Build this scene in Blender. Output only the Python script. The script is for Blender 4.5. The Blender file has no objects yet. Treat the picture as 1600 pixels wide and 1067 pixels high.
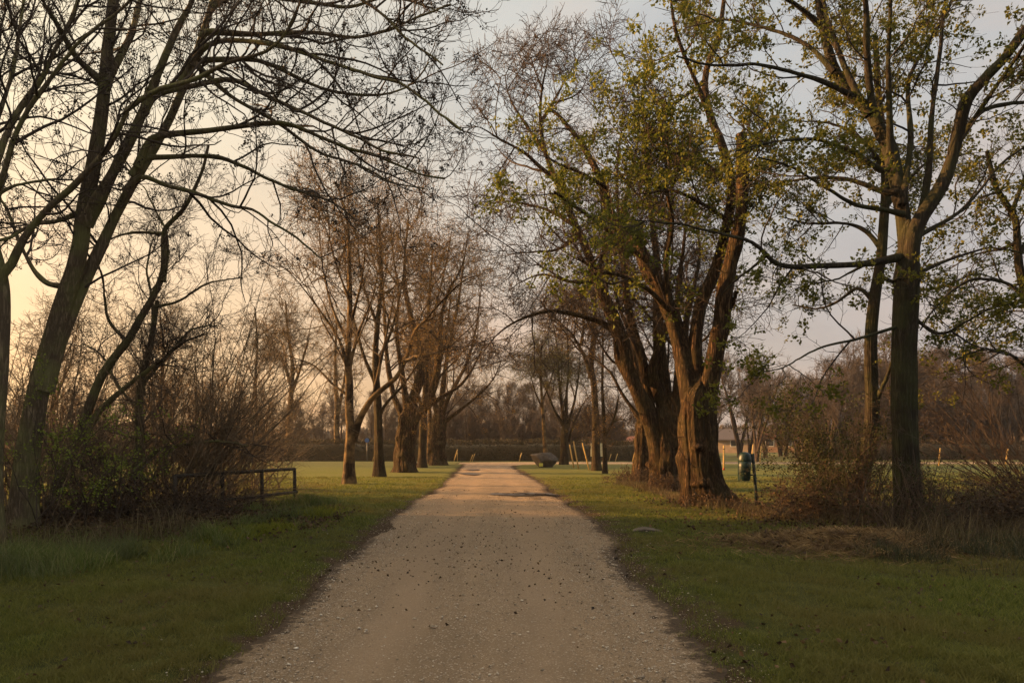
import bpy, math, random
import numpy as np
from mathutils import Vector
R = math.radians
SC = bpy.context.scene
COL = SC.collection
F, HZ, CH = 1120.0, 692.0, 1.45          # focal length (px of the 1600 px photo), horizon row, camera height
GK = F * CH

def W(u, v, D):                           # a photo pixel at distance D -> world point
    return np.array([(u - 800.0) / F * D, D, CH - (v - HZ) / F * D])
def GX(u, v):                             # a pixel on the ground
    D = GK / (v - HZ)
    return (u - 800.0) / F * D, D

# ------------------------------------------------------------------ materials
def new_mat(name):
    m = bpy.data.materials.new(name); m.use_nodes = True
    nt = m.node_tree
    return m, nt, nt.nodes['Principled BSDF']
def nd(nt, t, **kw):
    n = nt.nodes.new(t)
    for k, v in kw.items():
        if k in ('operation', 'blend_type', 'data_type', 'noise_dimensions', 'feature', 'interpolation_type', 'attribute_name', 'sky_type', 'noise_type', 'clamp'):
            setattr(n, k, v)
        else:
            n.inputs[k.replace('_', ' ')].default_value = v
    return n
def ramp(nt, stops, fac=None):
    r = nt.nodes.new('ShaderNodeValToRGB'); e = r.color_ramp.elements
    while len(e) > 1: e.remove(e[0])
    e[0].position = stops[0][0]; e[0].color = (*stops[0][1], 1)
    for p, c in stops[1:]:
        q = e.new(p); q.color = (*c, 1)
    if fac is not None: nt.links.new(fac, r.inputs[0])
    return r.outputs[0]
def noise(nt, vec, scale, detail=4, rough=.55, dist=0):
    n = nt.nodes.new('ShaderNodeTexNoise')
    n.inputs['Scale'].default_value = scale; n.inputs['Detail'].default_value = detail
    n.inputs['Roughness'].default_value = rough; n.inputs['Distortion'].default_value = dist
    if vec is not None: nt.links.new(vec, n.inputs['Vector'])
    return n.outputs['Fac']
def mixc(nt, fac, a, b, bt='MIX'):
    n = nt.nodes.new('ShaderNodeMix'); n.data_type = 'RGBA'; n.blend_type = bt
    for inp, val in ((n.inputs[0], fac), (n.inputs[6], a), (n.inputs[7], b)):
        if hasattr(val, 'is_linked'): nt.links.new(val, inp)
        elif isinstance(val, (int, float)): inp.default_value = val
        else: inp.default_value = (*val, 1)
    return n.outputs[2]
def mth(nt, op, a, b=None, c=None, clamp=False):
    n = nt.nodes.new('ShaderNodeMath'); n.operation = op; n.use_clamp = clamp
    for i, val in enumerate((a, b, c)):
        if val is None: continue
        if hasattr(val, 'is_linked'): nt.links.new(val, n.inputs[i])
        else: n.inputs[i].default_value = val
    return n.outputs[0]
def coords(nt, scale=(1, 1, 1), kind='Object'):
    tc = nt.nodes.new('ShaderNodeTexCoord'); mp = nt.nodes.new('ShaderNodeMapping')
    mp.inputs['Scale'].default_value = scale
    nt.links.new(tc.outputs[kind], mp.inputs['Vector'])
    return mp.outputs['Vector']
def bump(nt, b, h, strength=.5, dist=.02):
    n = nt.nodes.new('ShaderNodeBump'); n.inputs['Strength'].default_value = strength; n.inputs['Distance'].default_value = dist
    nt.links.new(h, n.inputs['Height']); nt.links.new(n.outputs['Normal'], b.inputs['Normal'])

def bark_mat(name, dark, light, moss=None, mossf=.5, sc=14, bstr=.9, bd=.03):
    m, nt, b = new_mat(name)
    v = coords(nt, (1, 1, .16))
    n1 = noise(nt, v, sc, 5, .6, .6)
    n2 = noise(nt, coords(nt), 2.2, 3)
    n3 = noise(nt, coords(nt), 60, 2)
    ridge = mth(nt, 'SUBTRACT', 1.0, mth(nt, 'ABSOLUTE', mth(nt, 'MULTIPLY_ADD', n1, 4.0, -2.0)))
    c = ramp(nt, [(.15, light), (.85, dark)], ridge)
    c = mixc(nt, mth(nt, 'MULTIPLY', n3, .35), c, tuple(x * .6 for x in dark))
    if moss:
        f = ramp(nt, [(.42, (0, 0, 0)), (.62, (1, 1, 1))], n2)
        f = mth(nt, 'MULTIPLY', f, mossf)
        c = mixc(nt, f, c, moss)
    nt.links.new(c, b.inputs['Base Color'])
    b.inputs['Roughness'].default_value = .93; b.inputs['Specular IOR Level'].default_value = .15
    h = mth(nt, 'ADD', mth(nt, 'MULTIPLY', ridge, -1.0), mth(nt, 'MULTIPLY', n3, .25))
    bump(nt, b, h, bstr, bd)
    return m
def leaf_mat(name, stops, trans=.35, patch=None, rough=.6):
    m, nt, b = new_mat(name)
    g = nt.nodes.new('ShaderNodeNewGeometry')
    c = ramp(nt, stops, g.outputs['Random Per Island'])
    if patch:
        f = noise(nt, coords(nt), patch[0], 3)
        f = ramp(nt, [(.4, (0, 0, 0)), (.62, (1, 1, 1))], f)
        c = mixc(nt, f, c, patch[1], patch[2] if len(patch) > 2 else 'MIX')
    nt.links.new(c, b.inputs['Base Color'])
    b.inputs['Roughness'].default_value = rough; b.inputs['Specular IOR Level'].default_value = .2
    if trans:
        tr = nt.nodes.new('ShaderNodeBsdfTranslucent'); mx = nt.nodes.new('ShaderNodeMixShader')
        nt.links.new(c, tr.inputs['Color']); mx.inputs[0].default_value = trans
        nt.links.new(b.outputs[0], mx.inputs[1]); nt.links.new(tr.outputs[0], mx.inputs[2])
        nt.links.new(mx.outputs[0], nt.nodes['Material Output'].inputs['Surface'])
    return m
def plain_mat(name, col, rough=.7, var=.3, sc=20, metal=0, spec=.3, b_=.2):
    m, nt, b = new_mat(name)
    n = noise(nt, coords(nt), sc, 4)
    c = ramp(nt, [(.3, tuple(x * (1 - var) for x in col)), (.7, tuple(min(1, x * (1 + var)) for x in col))], n)
    nt.links.new(c, b.inputs['Base Color']); b.inputs['Roughness'].default_value = rough
    b.inputs['Metallic'].default_value = metal; b.inputs['Specular IOR Level'].default_value = spec
    if b_: bump(nt, b, n, b_, .01)
    return m

M = {}
M['bark_lime'] = bark_mat('furrowed_bark', (.032, .019, .010), (.25, .148, .075), (.10, .084, .035), .3, 16, 1.0, .05)
M['bark_mid'] = bark_mat('brown_bark', (.025, .017, .010), (.115, .072, .040), (.08, .066, .026), .4, 14, .8, .03)
M['bark_plane'] = bark_mat('flaking_bark', (.03, .02, .012), (.12, .078, .042), (.32, .21, .095), .5, 9, .5, .02)
M['bark_maple'] = bark_mat('dark_bark', (.026, .021, .015), (.085, .068, .046), (.055, .062, .023), .45, 18, .7, .02)
M['bark_ash'] = bark_mat('mossy_bark', (.10, .075, .048), (.30, .23, .145), (.18, .185, .065), .6, 18, .8, .02)
M['bark_far'] = bark_mat('far_bark', (.04, .028, .022), (.12, .085, .062), None, 0, 10, .3, .02)
M['twig_ash'] = plain_mat('ash_twigs', (.06, .044, .032), .9, .3, 6, b_=0)
M['twig_mid'] = plain_mat('brown_twigs', (.082, .056, .030), .9, .3, 6, b_=0)
M['twig_lime'] = plain_mat('lime_twigs', (.046, .031, .021), .9, .3, 6, b_=0)
M['twig_maple'] = plain_mat('maple_twigs', (.035, .028, .022), .9, .3, 6, b_=0)
M['twig_far'] = plain_mat('far_twigs', (.068, .053, .044), .9, .3, 3, b_=0)
M['twig_red'] = plain_mat('reddish_twigs', (.075, .052, .036), .9, .3, 6, b_=0)
M['twig_shrub'] = plain_mat('pale_brown_stems', (.17, .12, .07), .9, .35, 5, b_=0)
M['bud'] = leaf_mat('dark_buds', [(0, (.02, .014, .012)), (1, (.06, .04, .025))], .1)
M['leaf_bud'] = leaf_mat('opening_buds', [(0, (.19, .10, .03)), (.6, (.28, .165, .04)), (1, (.24, .18, .045))], .45)
M['leaf_maple'] = leaf_mat('maple_leaves', [(0, (.075, .082, .012)), (.5, (.15, .145, .02)), (1, (.28, .25, .035))], .5, (.7, (.085, .095, .016)))
M['leaf_lime'] = leaf_mat('fresh_leaves', [(0, (.075, .092, .011)), (.5, (.135, .148, .018)), (1, (.23, .22, .03))], .45, (.5, (.09, .108, .014)))
M['leaf_pale'] = leaf_mat('pale_leaves', [(0, (.13, .11, .03)), (1, (.24, .20, .06))], .4)
M['leaf_ever'] = leaf_mat('shrub_leaves', [(0, (.025, .032, .010)), (1, (.06, .065, .02))], .3)
M['leaf_haw'] = leaf_mat('hawthorn_leaves', [(0, (.11, .15, .02)), (1, (.28, .32, .06))], .45)
M['leaf_dead'] = leaf_mat('dead_leaves', [(0, (.025, .015, .01)), (.6, (.07, .04, .02)), (1, (.13, .08, .04))], .1)
M['hedge'] = leaf_mat('hedge_leaves', [(0, (.028, .026, .014)), (.7, (.062, .052, .028)), (1, (.10, .075, .038))], .2)
M['straw'] = leaf_mat('straw', [(0, (.14, .09, .042)), (.5, (.25, .165, .075)), (1, (.40, .28, .13))], .2, (2.2, (.10, .065, .035)))
M['drygrass'] = leaf_mat('dry_grass', [(0, (.06, .045, .024)), (.6, (.115, .09, .048)), (1, (.20, .16, .085))], .3)
M['grass'] = leaf_mat('lawn_grass', [(0, (.06, .080, .015)), (.5, (.125, .148, .027)), (1, (.22, .225, .05))], .45, (.55, (.155, .14, .04)))
M['longgrass'] = leaf_mat('long_grass', [(0, (.06, .09, .02)), (.6, (.14, .18, .04)), (1, (.28, .26, .12))], .4, (.9, (.10, .115, .05)))
M['drygreen'] = leaf_mat('greyish_grass', [(0, (.028, .034, .016)), (.6, (.055, .058, .028)), (1, (.11, .095, .05))], .3)
M['herb'] = leaf_mat('yellow_green_herbs', [(0, (.09, .11, .012)), (1, (.22, .22, .025))], .4)
M['wood'] = plain_mat('stake_wood', (.47, .31, .11), .8, .25, 30)
M['oldwood'] = plain_mat('weathered_wood', (.042, .033, .023), .9, .35, 25)
M['bin'] = plain_mat('dark_green_plastic', (.004, .021, .017), .45, .12, 4, spec=.5, b_=.02)
M['bindark'] = plain_mat('dark_green_metal', (.006, .018, .016), .5, .2, 8, spec=.4, b_=.05)
M['stone'] = plain_mat('boulder_stone', (.088, .07, .056), .9, .4, 5, b_=.6)
M['slab'] = plain_mat('pale_stone', (.095, .078, .062), .9, .3, 14, b_=.5)
M['brick'] = plain_mat('house_wall', (.20, .125, .085), .9, .25, 5, b_=0)
M['render'] = plain_mat('pale_wall', (.30, .22, .155), .9, .15, 3, b_=0)
M['roofgrey'] = plain_mat('grey_tiles', (.07, .06, .065), .85, .2, 6, b_=.2)
M['roofred'] = plain_mat('red_tiles', (.16, .06, .04), .85, .2, 6, b_=.2)
M['glass'] = plain_mat('dark_pane', (.03, .035, .04), .15, .1, 2, spec=.5, b_=0)
M['white'] = plain_mat('white_paint', (.62, .58, .5), .6, .06, 5, b_=0)
M['cream'] = plain_mat('cream_panel', (.62, .56, .36), .6, .08, 8, b_=0)
M['yellow'] = plain_mat('yellow_panel', (.62, .55, .10), .6, .06, 8, b_=0)
M['blue'] = plain_mat('blue_enamel', (.05, .12, .32), .4, .05, 5, b_=0)
M['red'] = plain_mat('red_band', (.30, .04, .02), .7, .1, 8, b_=0)
M['metal'] = plain_mat('grey_metal', (.12, .12, .12), .5, .1, 5, metal=.6, b_=0)

# ------------------------------------------------------------------ mesh helpers
def link(name, me, mat, parent=None, loc=None, smooth=False):
    if mat: me.materials.append(mat)
    o = bpy.data.objects.new(name, me); COL.objects.link(o)
    if parent is not None: o.parent = parent
    if loc is not None: o.location = loc
    if smooth: me.polygons.foreach_set('use_smooth', np.ones(len(me.polygons), bool))
    return o
def mesh_arr(name, V, faces, fs=4):
    V = np.ascontiguousarray(V, np.float32); faces = np.ascontiguousarray(faces, np.int32)
    me = bpy.data.meshes.new(name); nf = len(faces)
    me.vertices.add(len(V)); me.vertices.foreach_set('co', V.ravel())
    me.loops.add(nf * fs); me.loops.foreach_set('vertex_index', faces.ravel())
    me.polygons.add(nf); me.polygons.foreach_set('loop_start', np.arange(nf, dtype=np.int32) * fs)
    try: me.polygons.foreach_set('loop_total', np.full(nf, fs, np.int32))
    except Exception: pass
    me.update(calc_edges=True); me.validate()
    return me
def tag(o, label=None, cat=None, group=None, kind=None):
    if label: o['label'] = label
    if cat: o['category'] = cat
    if group: o['group'] = group
    if kind: o['kind'] = kind
    return o
def empty(name, loc, label, cat, group=None):
    o = bpy.data.objects.new(name, None); COL.objects.link(o); o.location = loc; o.empty_display_size = .2
    return tag(o, label, cat, group)

class MB:                                  # quad/tri-soup builder for small hard objects
    def __init__(s): s.v = []; s.f = []
    def add(s, vs, fs):
        n = len(s.v); s.v += [tuple(map(float, p)) for p in vs]; s.f += [tuple(n + i for i in f) for f in fs]
    def box(s, a, b, rz=0, bev=0):
        x0, y0, z0 = a; x1, y1, z1 = b
        s.add([(x0, y0, z0), (x1, y0, z0), (x1, y1, z0), (x0, y1, z0), (x0, y0, z1), (x1, y0, z1), (x1, y1, z1), (x0, y1, z1)],
              [(0, 3, 2, 1), (4, 5, 6, 7), (0, 1, 5, 4), (1, 2, 6, 5), (2, 3, 7, 6), (3, 0, 4, 7)])
    def tube(s, pts, rad, n=8, cap=True):
        pts = [np.array(p, float) for p in pts]
        if not hasattr(rad, '__len__'): rad = [rad] * len(pts)
        rings = []
        for i, p in enumerate(pts):
            t = pts[min(i + 1, len(pts) - 1)] - pts[max(i - 1, 0)]; t /= np.linalg.norm(t)
            a = np.cross(t, (0.31, .95, .05)); a /= np.linalg.norm(a); b = np.cross(t, a)
            rings.append([p + rad[i] * (a * math.cos(2 * math.pi * k / n) + b * math.sin(2 * math.pi * k / n)) for k in range(n)])
        vs = [v for r in rings for v in r]; fs = []
        for i in range(len(pts) - 1):
            for k in range(n):
                fs.append((i * n + k, i * n + (k + 1) % n, (i + 1) * n + (k + 1) % n, (i + 1) * n + k))
        if cap: fs += [tuple(range(n - 1, -1, -1)), tuple((len(pts) - 1) * n + k for k in range(n))]
        s.add(vs, fs)
    def lathe(s, prof, n=20):              # (r, z) profile
        vs = [(r * math.cos(2 * math.pi * k / n), r * math.sin(2 * math.pi * k / n), z) for r, z in prof for k in range(n)]
        fs = [(i * n + k, i * n + (k + 1) % n, (i + 1) * n + (k + 1) % n, (i + 1) * n + k) for i in range(len(prof) - 1) for k in range(n)]
        fs += [tuple(range(n - 1, -1, -1)), tuple((len(prof) - 1) * n + k for k in range(n))]
        s.add(vs, fs)
    def build(s, name, mat, parent=None, loc=None, smooth=False, bevel=0):
        me = bpy.data.meshes.new(name); me.from_pydata(s.v, [], s.f); me.update()
        o = link(name, me, mat, parent, loc, smooth)
        if bevel:
            b = o.modifiers.new('bevel', 'BEVEL'); b.width = bevel; b.segments = 2; b.limit_method = 'ANGLE'
        return o

def vnoise(x, y, sc=1.0, seed=0):          # smooth value noise, vectorised
    x = np.asarray(x, float) * sc + 1000.5; y = np.asarray(y, float) * sc + 1000.5
    xi = np.floor(x).astype(np.int64); yi = np.floor(y).astype(np.int64); fx = x - xi; fy = y - yi
    fx = fx * fx * (3 - 2 * fx); fy = fy * fy * (3 - 2 * fy)
    def h(a, b):
        n = (a * 374761393 + b * 668265263 + seed * 974711) & 0x7fffffff
        n = ((n ^ (n >> 13)) * 1274126177) & 0x7fffffff
        return ((n ^ (n >> 16)) & 0xffff) / 65535.0
    return (h(xi, yi) * (1 - fx) + h(xi + 1, yi) * fx) * (1 - fy) + (h(xi, yi + 1) * (1 - fx) + h(xi + 1, yi + 1) * fx) * fy
def fbm(x, y, sc, seed=0, o=3):
    return sum(vnoise(x, y, sc * 2 ** i, seed + i) * .5 ** i for i in range(o)) / sum(.5 ** i for i in range(o))
def nrm(a): return a / np.maximum(np.linalg.norm(a, axis=-1, keepdims=True), 1e-9)

# ------------------------------------------------------------------ branches
def spline(pts, K):
    p = np.asarray(pts, float)
    if len(p) == 2: p = np.array([p[0], (p[0] + p[1]) / 2, p[1]])
    q = np.vstack([2 * p[0] - p[1], p, 2 * p[-1] - p[-2]])
    out = []
    for i in range(len(p) - 1):
        a, b, c, d = q[i:i + 4]
        for t in np.linspace(0, 1, 12, endpoint=False):
            out.append(.5 * (2 * b + (c - a) * t + (2 * a - 5 * b + 4 * c - d) * t * t + (3 * b - a - 3 * c + d) * t ** 3))
    out.append(p[-1]); out = np.array(out)
    s = np.r_[0, np.cumsum(np.linalg.norm(np.diff(out[:, :3], axis=0), axis=1))]
    return np.stack([np.interp(np.linspace(0, s[-1], K), s, out[:, k]) for k in range(out.shape[1])], 1)
def tubes(sets, sides, rough=0, seed=0):   # sets: [(P (N,K,3), R (N,K))] -> verts, quads
    VV, FF, n0 = [], [], 0
    for P, Rr in sets:
        N, K = Rr.shape
        if N == 0: continue
        T = nrm(np.gradient(P, axis=1)); ax = nrm(P[:, -1] - P[:, 0])
        ref = np.where(np.abs(ax[:, 2:3]) > .8, np.array([[0, 1., 0]]), np.array([[0, 0, 1.]]))
        ref = nrm(ref - (ref * ax).sum(1, keepdims=True) * ax)[:, None, :]
        A = nrm(np.cross(T, np.broadcast_to(ref, T.shape))); B = np.cross(T, A)
        th = np.arange(sides) * 2 * np.pi / sides
        rr = np.broadcast_to(Rr[:, :, None], (N, K, sides))
        if rough:
            kk = (np.arange(K) * 26 / K)[None, :, None]; ii = np.arange(N)[:, None, None] * 1.7 + seed
            rr = rr * (1 + rough * (.5 * np.sin(3 * th + ii + kk * .21) + .35 * np.sin(5 * th - ii * 2 + kk * .37) + .3 * np.sin(2 * th + kk * .9 + ii) + .25 * np.sin(8 * th + kk * .15 + ii * 3)))
        V = P[:, :, None, :] + rr[..., None] * (A[:, :, None, :] * np.cos(th)[None, None, :, None] + B[:, :, None, :] * np.sin(th)[None, None, :, None])
        base = (np.arange(N) * K * sides)[:, None, None] + (np.arange(K - 1) * sides)[None, :, None]
        k = np.arange(sides)[None, None, :]; k2 = (k + 1) % sides
        f = np.stack([base + k2, base + k, base + sides + k, base + sides + k2], -1).reshape(-1, 4)
        VV.append(V.reshape(-1, 3)); FF.append(f + n0); n0 += N * K * sides
    return np.vstack(VV), np.vstack(FF)
def blen(P): return np.linalg.norm(np.diff(P, axis=1), axis=2).sum(1)
def spawn(parents, n, rng, t=(.2, 1.), ang=(45, 14), L=(.5, 1.2), Lt=.5, K=6, wander=.22, up=.05, slender=.012, rmin=.003, frac=.75, tip=.35, side=None, zlow=None, curl=0, tp=1.0):
    lens = [blen(P).sum() for P, _ in parents]; tot = sum(lens); PP, RR = [], []
    for (P, Rr), ln in zip(parents, lens):
        m = int(round(n * ln / tot))
        if m == 0: continue
        N, K0 = Rr.shape; bl = blen(P); w = bl ** .95
        idx = rng.choice(N, m, p=w / w.sum()); tt = t[0] + (t[1] - t[0]) * rng.random(m) ** tp
        f = np.clip(tt * (K0 - 1), 0, K0 - 1.001); i0 = f.astype(int); fr = (f - i0)[:, None]
        a = P[idx, i0]; b = P[idx, i0 + 1]; st = a * (1 - fr) + b * fr; T = nrm(b - a)
        r = Rr[idx, i0] * (1 - fr[:, 0]) + Rr[idx, i0 + 1] * fr[:, 0]
        v = rng.normal(size=(m, 3))
        if side is not None: v = v * np.array(side)
        v = nrm(v - (v * T).sum(1, keepdims=True) * T)
        an = np.radians(np.clip(rng.normal(ang[0], ang[1], m), 8, 110))[:, None]
        d = np.cos(an) * T + np.sin(an) * v
        if zlow is not None:
            lo = st[:, 2] < zlow; d[lo, 2] = np.abs(d[lo, 2])
        ln_ = rng.uniform(L[0], L[1], m) * (1 - Lt * tt)
        ln_ = np.minimum(ln_, .85 * bl[idx] + .05)
        r0 = np.maximum(np.minimum(r * frac, ln_ * slender), rmin)
        pts = [st]; p = st.copy(); d = nrm(d); cur = rng.normal(size=(m, 3)) * curl
        for k in range(K - 1):
            d = nrm(d + rng.normal(size=(m, 3)) * wander + cur + np.array([0, 0, up])); p = p + d * (ln_ / (K - 1))[:, None]; pts.append(p)
        PP.append(np.stack(pts, 1)); RR.append(np.maximum(r0[:, None] * np.linspace(1, tip, K)[None, :], rmin * .8))
    if not PP: return np.zeros((0, K, 3)), np.zeros((0, K))
    return np.vstack(PP), np.vstack(RR)
def leaf_mesh(name, pos, dirs, size, rng, spread=1.0, fold=.25, asp=.7):
    n = len(pos); d = nrm(dirs + rng.normal(size=(n, 3)) * spread); v = rng.normal(size=(n, 3))
    s = nrm(np.cross(d, v)); u = np.cross(s, d); L = size[:, None]
    V = np.stack([pos, pos + d * L * .5 + s * L * asp * .5 + u * L * fold, pos + d * L, pos + d * L * .5 - s * L * asp * .5 + u * L * fold], 1).reshape(-1, 3)
    b = (np.arange(n) * 4)[:, None]
    return mesh_arr(name, V, np.vstack([np.hstack([b, b + 1, b + 2]), np.hstack([b, b + 2, b + 3])]), 3)
def clusters(tw, n, per, rng, csize, t=(.3, 1.), bias=None):     # leaf clump points on twigs
    P, _ = tw; idx = rng.integers(0, len(P), n) if bias is None else rng.choice(len(P), n, p=bias)
    K = P.shape[1]; f = np.clip(rng.uniform(t[0], t[1], n) * (K - 1), 0, K - 1.001); i0 = f.astype(int); fr = (f - i0)[:, None]
    c = P[idx, i0] * (1 - fr) + P[idx, i0 + 1] * fr
    pos = np.repeat(c, per, 0); off = rng.normal(size=pos.shape) * csize
    return pos + off, off

def px_limb(tr, w0, w1, D, dd, rng, K=34, wig=.013, col=.35):
    p = spline([list(q)[:2] for q in tr], K); t = np.linspace(0, 1, K)
    d = D + dd * t ** 1.2
    P = np.stack([W(u, v, q) for (u, v), q in zip(p, d)])
    P += np.cumsum(rng.normal(size=P.shape) * wig, 0) * np.linspace(0, 1, K)[:, None] * .6
    if D > 20 and col: w1 = w1 * .5
    r = (w0 + (w1 - w0) * t ** .8) / 2 * D / F
    r = r * (1 + col * np.exp(-t * 14)) * (1 + (.045 if col else .0) * np.convolve(rng.normal(size=K + 4), [.2, .6, 1, .6, .2], 'valid'))
    return P, r
def tree(name, label, D, trunk, limbs, lv, bark, twig, seed, leaf=None, group=None, flare=.7, cat='tree', lobes=.1, extra=None, from_trunk=(.45, 1.), bury=.15, fl_h=.3, furrow=.11, burl=0, dome=.82, big=0, bigL=(2.2, 5.0)):
    """trunk: (trace, w0, w1); limbs: (trace, w0, w1, depth offset). All traced limbs are lifted to real depth."""
    rng = np.random.default_rng(seed)
    P, r = px_limb(trunk[0], trunk[1], trunk[2], D, trunk[3] if len(trunk) > 3 else 0, rng, 40, .004, 0)
    w0_ = trunk[1]
    if trunk[2] > 10:
        if 45 < trunk[2] or (trunk[2] > 20 and D > 20): dome = min(dome, .55)
        q = np.clip((np.linspace(0, 1, 40) - dome) / (1 - dome), 0, 1); r = r * np.sqrt(1 - .93 * q ** 2)
    base = np.array([P[0, 0], D, 0.0])
    P[0, 2] = min(P[0, 2], -bury)
    rr = r * (1 + flare * np.exp(-np.maximum(P[:, 2], 0) / fl_h))
    if w0_ > 20:
        Kh, Sh = 120, 120; tq = np.linspace(0, 1, Kh); Ph = spline(P, Kh); rh = np.interp(tq, np.linspace(0, 1, 40), rr)
        V, Fq = tubes([(Ph[None], rh[None])], Sh, lobes, seed)
        th = (np.arange(Sh) * 2 * np.pi / Sh)[None, :]; ph = lambda sc: np.cumsum(rng.normal(size=Kh))[:, None] * sc
        fur = sum(a * (1 - np.abs(np.sin(n * th + ph(s_) + .5 * np.sin(2 * th + ph(.05)) * n * .12))) ** 2.2 for n, a, s_ in ((9, .5, .035), (13, .45, .05), (17, .35, .07)))
        fur = fur + .12 * rng.random((Kh, Sh)) - 2.2 * np.exp(-np.maximum(Ph[:, 2:3], 0) / .28) * (.5 + .5 * np.sin(5 * th + seed + .6 * np.sin(2 * th + seed))) ** 1.5
        bu = np.zeros((Kh, Sh))
        for _ in range(burl):
            t0, z0 = rng.uniform(0, 2 * np.pi), rng.uniform(.12, 1.0) * Ph[-1, 2] * .8; da = (th - t0 + np.pi) % (2 * np.pi) - np.pi
            bu += rng.uniform(.10, .30) * np.exp(-(da / rng.uniform(.2, .5)) ** 2 - ((Ph[:, 2:3] - z0) / rng.uniform(.07, .22)) ** 2)
        V = V - (V - np.repeat(Ph, Sh, 0)) * (furrow * fur - bu).reshape(-1, 1)
    else:
        V, Fq = tubes([(P[None], rr[None])], 26, lobes, seed)
    sets = []
    for l in limbs:
        a, b = px_limb(l[0], l[1], l[2], D, (l[3] if len(l) > 3 else 0), rng); sets.append((a, b))
    e = empty(name, base, label, cat, group)
    if sets:
        LP = (np.stack([a for a, _ in sets]), np.stack([b for _, b in sets]))
        V2, F2 = tubes([LP], 12, .10, seed + 3); Fq = np.vstack([Fq, F2 + len(V)]); V = np.vstack([V, V2])
        par = [LP]
    else: par = []
    link('trunk', mesh_arr('trunk', V - base, Fq), M[bark], e, smooth=True)
    k0, k1 = int(from_trunk[0] * 39), int(round(from_trunk[1] * 39)) + 1
    if from_trunk[1] > from_trunk[0]:
        par = par + [(P[None, k0:k1], r[None, k0:k1])]
    allsets = []
    if big:
        bg_ = spawn(par, big, rng, (.12, .92), (46, 13), bigL, .45, 12, .10, .07, .016, .018, frac=.62, tip=.25, zlow=4)
        par = par + [bg_]; allsets.append(bg_)
    gens = [par]
    if extra:
        ep = spawn([(P[None, 8:38], r[None, 8:38])] + par[:1], extra, rng, (0, 1), (62, 18), (.3, 1.5), .3, 7, .22, .08, .009, .004)
        ep2 = spawn([ep], extra * 5, rng, (.15, 1), (48, 16), (.1, .5), .3, 4, .2, .03, .01, .0035); allsets += [ep, ep2]
    for q in lv:
        q = dict(q); src = q.pop('src', None)
        pp = gens[-1] if src is None else [s for i in src for s in gens[i]]
        s = spawn(pp, rng=rng, **q); gens.append([s]); allsets.append(s)
    if allsets:
        nb = 2 if big else 1; small = allsets[nb:]
        V, Fq = tubes(allsets[:nb], 6)
        if small:
            V2, F2 = tubes(small, 3); Fq = np.vstack([Fq, F2 + len(V)]); V = np.vstack([V, V2])
        link('crown', mesh_arr('crown', V - base, Fq), M[twig], e, smooth=True)
    if leaf:
        for lf in (leaf if isinstance(leaf, list) else [leaf]):
            tw = gens[lf.get('lev', len(gens) - 1)][0]; bias = None
            if 'bias' in lf:
                bias = lf['bias'](tw[0]); bias = bias / bias.sum()
            pos, off = clusters(tw, lf['n'], lf['per'], rng, lf['c'], lf.get('t', (.3, 1.)), bias)
            sz = rng.uniform(lf['s'][0], lf['s'][1], len(pos))
            link(lf['name'], leaf_mesh(lf['name'], pos - base, off / max(lf['c'], 1e-6) * .6 + np.array([0, 0, lf.get('dz', 0.)]), sz, rng, lf.get('spread', .6)), M[lf['mat']], e)
    return e

# ------------------------------------------------------------------ camera, sky, sun
cd = bpy.data.cameras.new('camera'); cam = bpy.data.objects.new('camera', cd); COL.objects.link(cam)
cam.location = (0, 0, CH); cam.rotation_euler = (R(90), 0, 0)
cd.sensor_width = 36; cd.lens = F / 1600 * 36; cd.shift_y = (HZ - 533.5) / 1600; cd.clip_end = 5000; cd.clip_start = .05
SC.camera = cam
SC.view_settings.view_transform = 'Standard'; SC.view_settings.look = 'None'; SC.view_settings.gamma = 1
SC.view_settings.exposure = 1.45
SAZ, SEL = R(-78), R(15)
SD = Vector((math.sin(SAZ) * math.cos(SEL), math.cos(SAZ) * math.cos(SEL), math.sin(SEL)))
sl = bpy.data.lights.new('sun', 'SUN'); sl.energy = 5.0; sl.angle = R(.6); sl.color = (1.0, .52, .19)
so = bpy.data.objects.new('sun', sl); COL.objects.link(so); so.rotation_euler = SD.to_track_quat('Z', 'Y').to_euler(); so.location = (-30, 10, 20)

w = bpy.data.worlds.new('World'); SC.world = w; w.use_nodes = True; nt = w.node_tree
bg = nt.nodes['Background']
sky = nt.nodes.new('ShaderNodeTexSky'); sky.sky_type = 'NISHITA'; sky.sun_disc = False
sky.sun_elevation = SEL; sky.sun_rotation = SAZ; sky.air_density = 1.0; sky.dust_density = 3.0; sky.ozone_density = 1.0
nt.links.new(sky.outputs[0], bg.inputs['Color']); bg.inputs['Strength'].default_value = .05
tc = nt.nodes.new('ShaderNodeTexCoord'); dv = tc.outputs['Generated']
sp = nt.nodes.new('ShaderNodeSeparateXYZ'); nt.links.new(dv, sp.inputs[0])
def vdot(vec):
    n = nt.nodes.new('ShaderNodeVectorMath'); n.operation = 'DOT_PRODUCT'; n.inputs[1].default_value = vec; nt.links.new(dv, n.inputs[0]); return n.outputs['Value']
hz = mth(nt, 'SQRT', mth(nt, 'MAXIMUM', mth(nt, 'SUBTRACT', 1.0, mth(nt, 'MULTIPLY', sp.outputs[2], sp.outputs[2])), .02))
sdot = mth(nt, 'DIVIDE', vdot((math.sin(SAZ), math.cos(SAZ), 0)), hz)
sf = mth(nt, 'MULTIPLY_ADD', sdot, .5, .5)                         # 1 toward the sun, 0 opposite
low = ramp(nt, [(0, (.52, .47, .45)), (.2, (.43, .37, .35)), (.31, (.35, .29, .275)), (.5, (.41, .315, .245)), (.62, (.50, .33, .20)), (.75, (.73, .43, .19)), (.87, (.92, .54, .22)), (.92, (1.2, .76, .36)), (1, (2.6, 1.75, .85))], sf)
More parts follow.
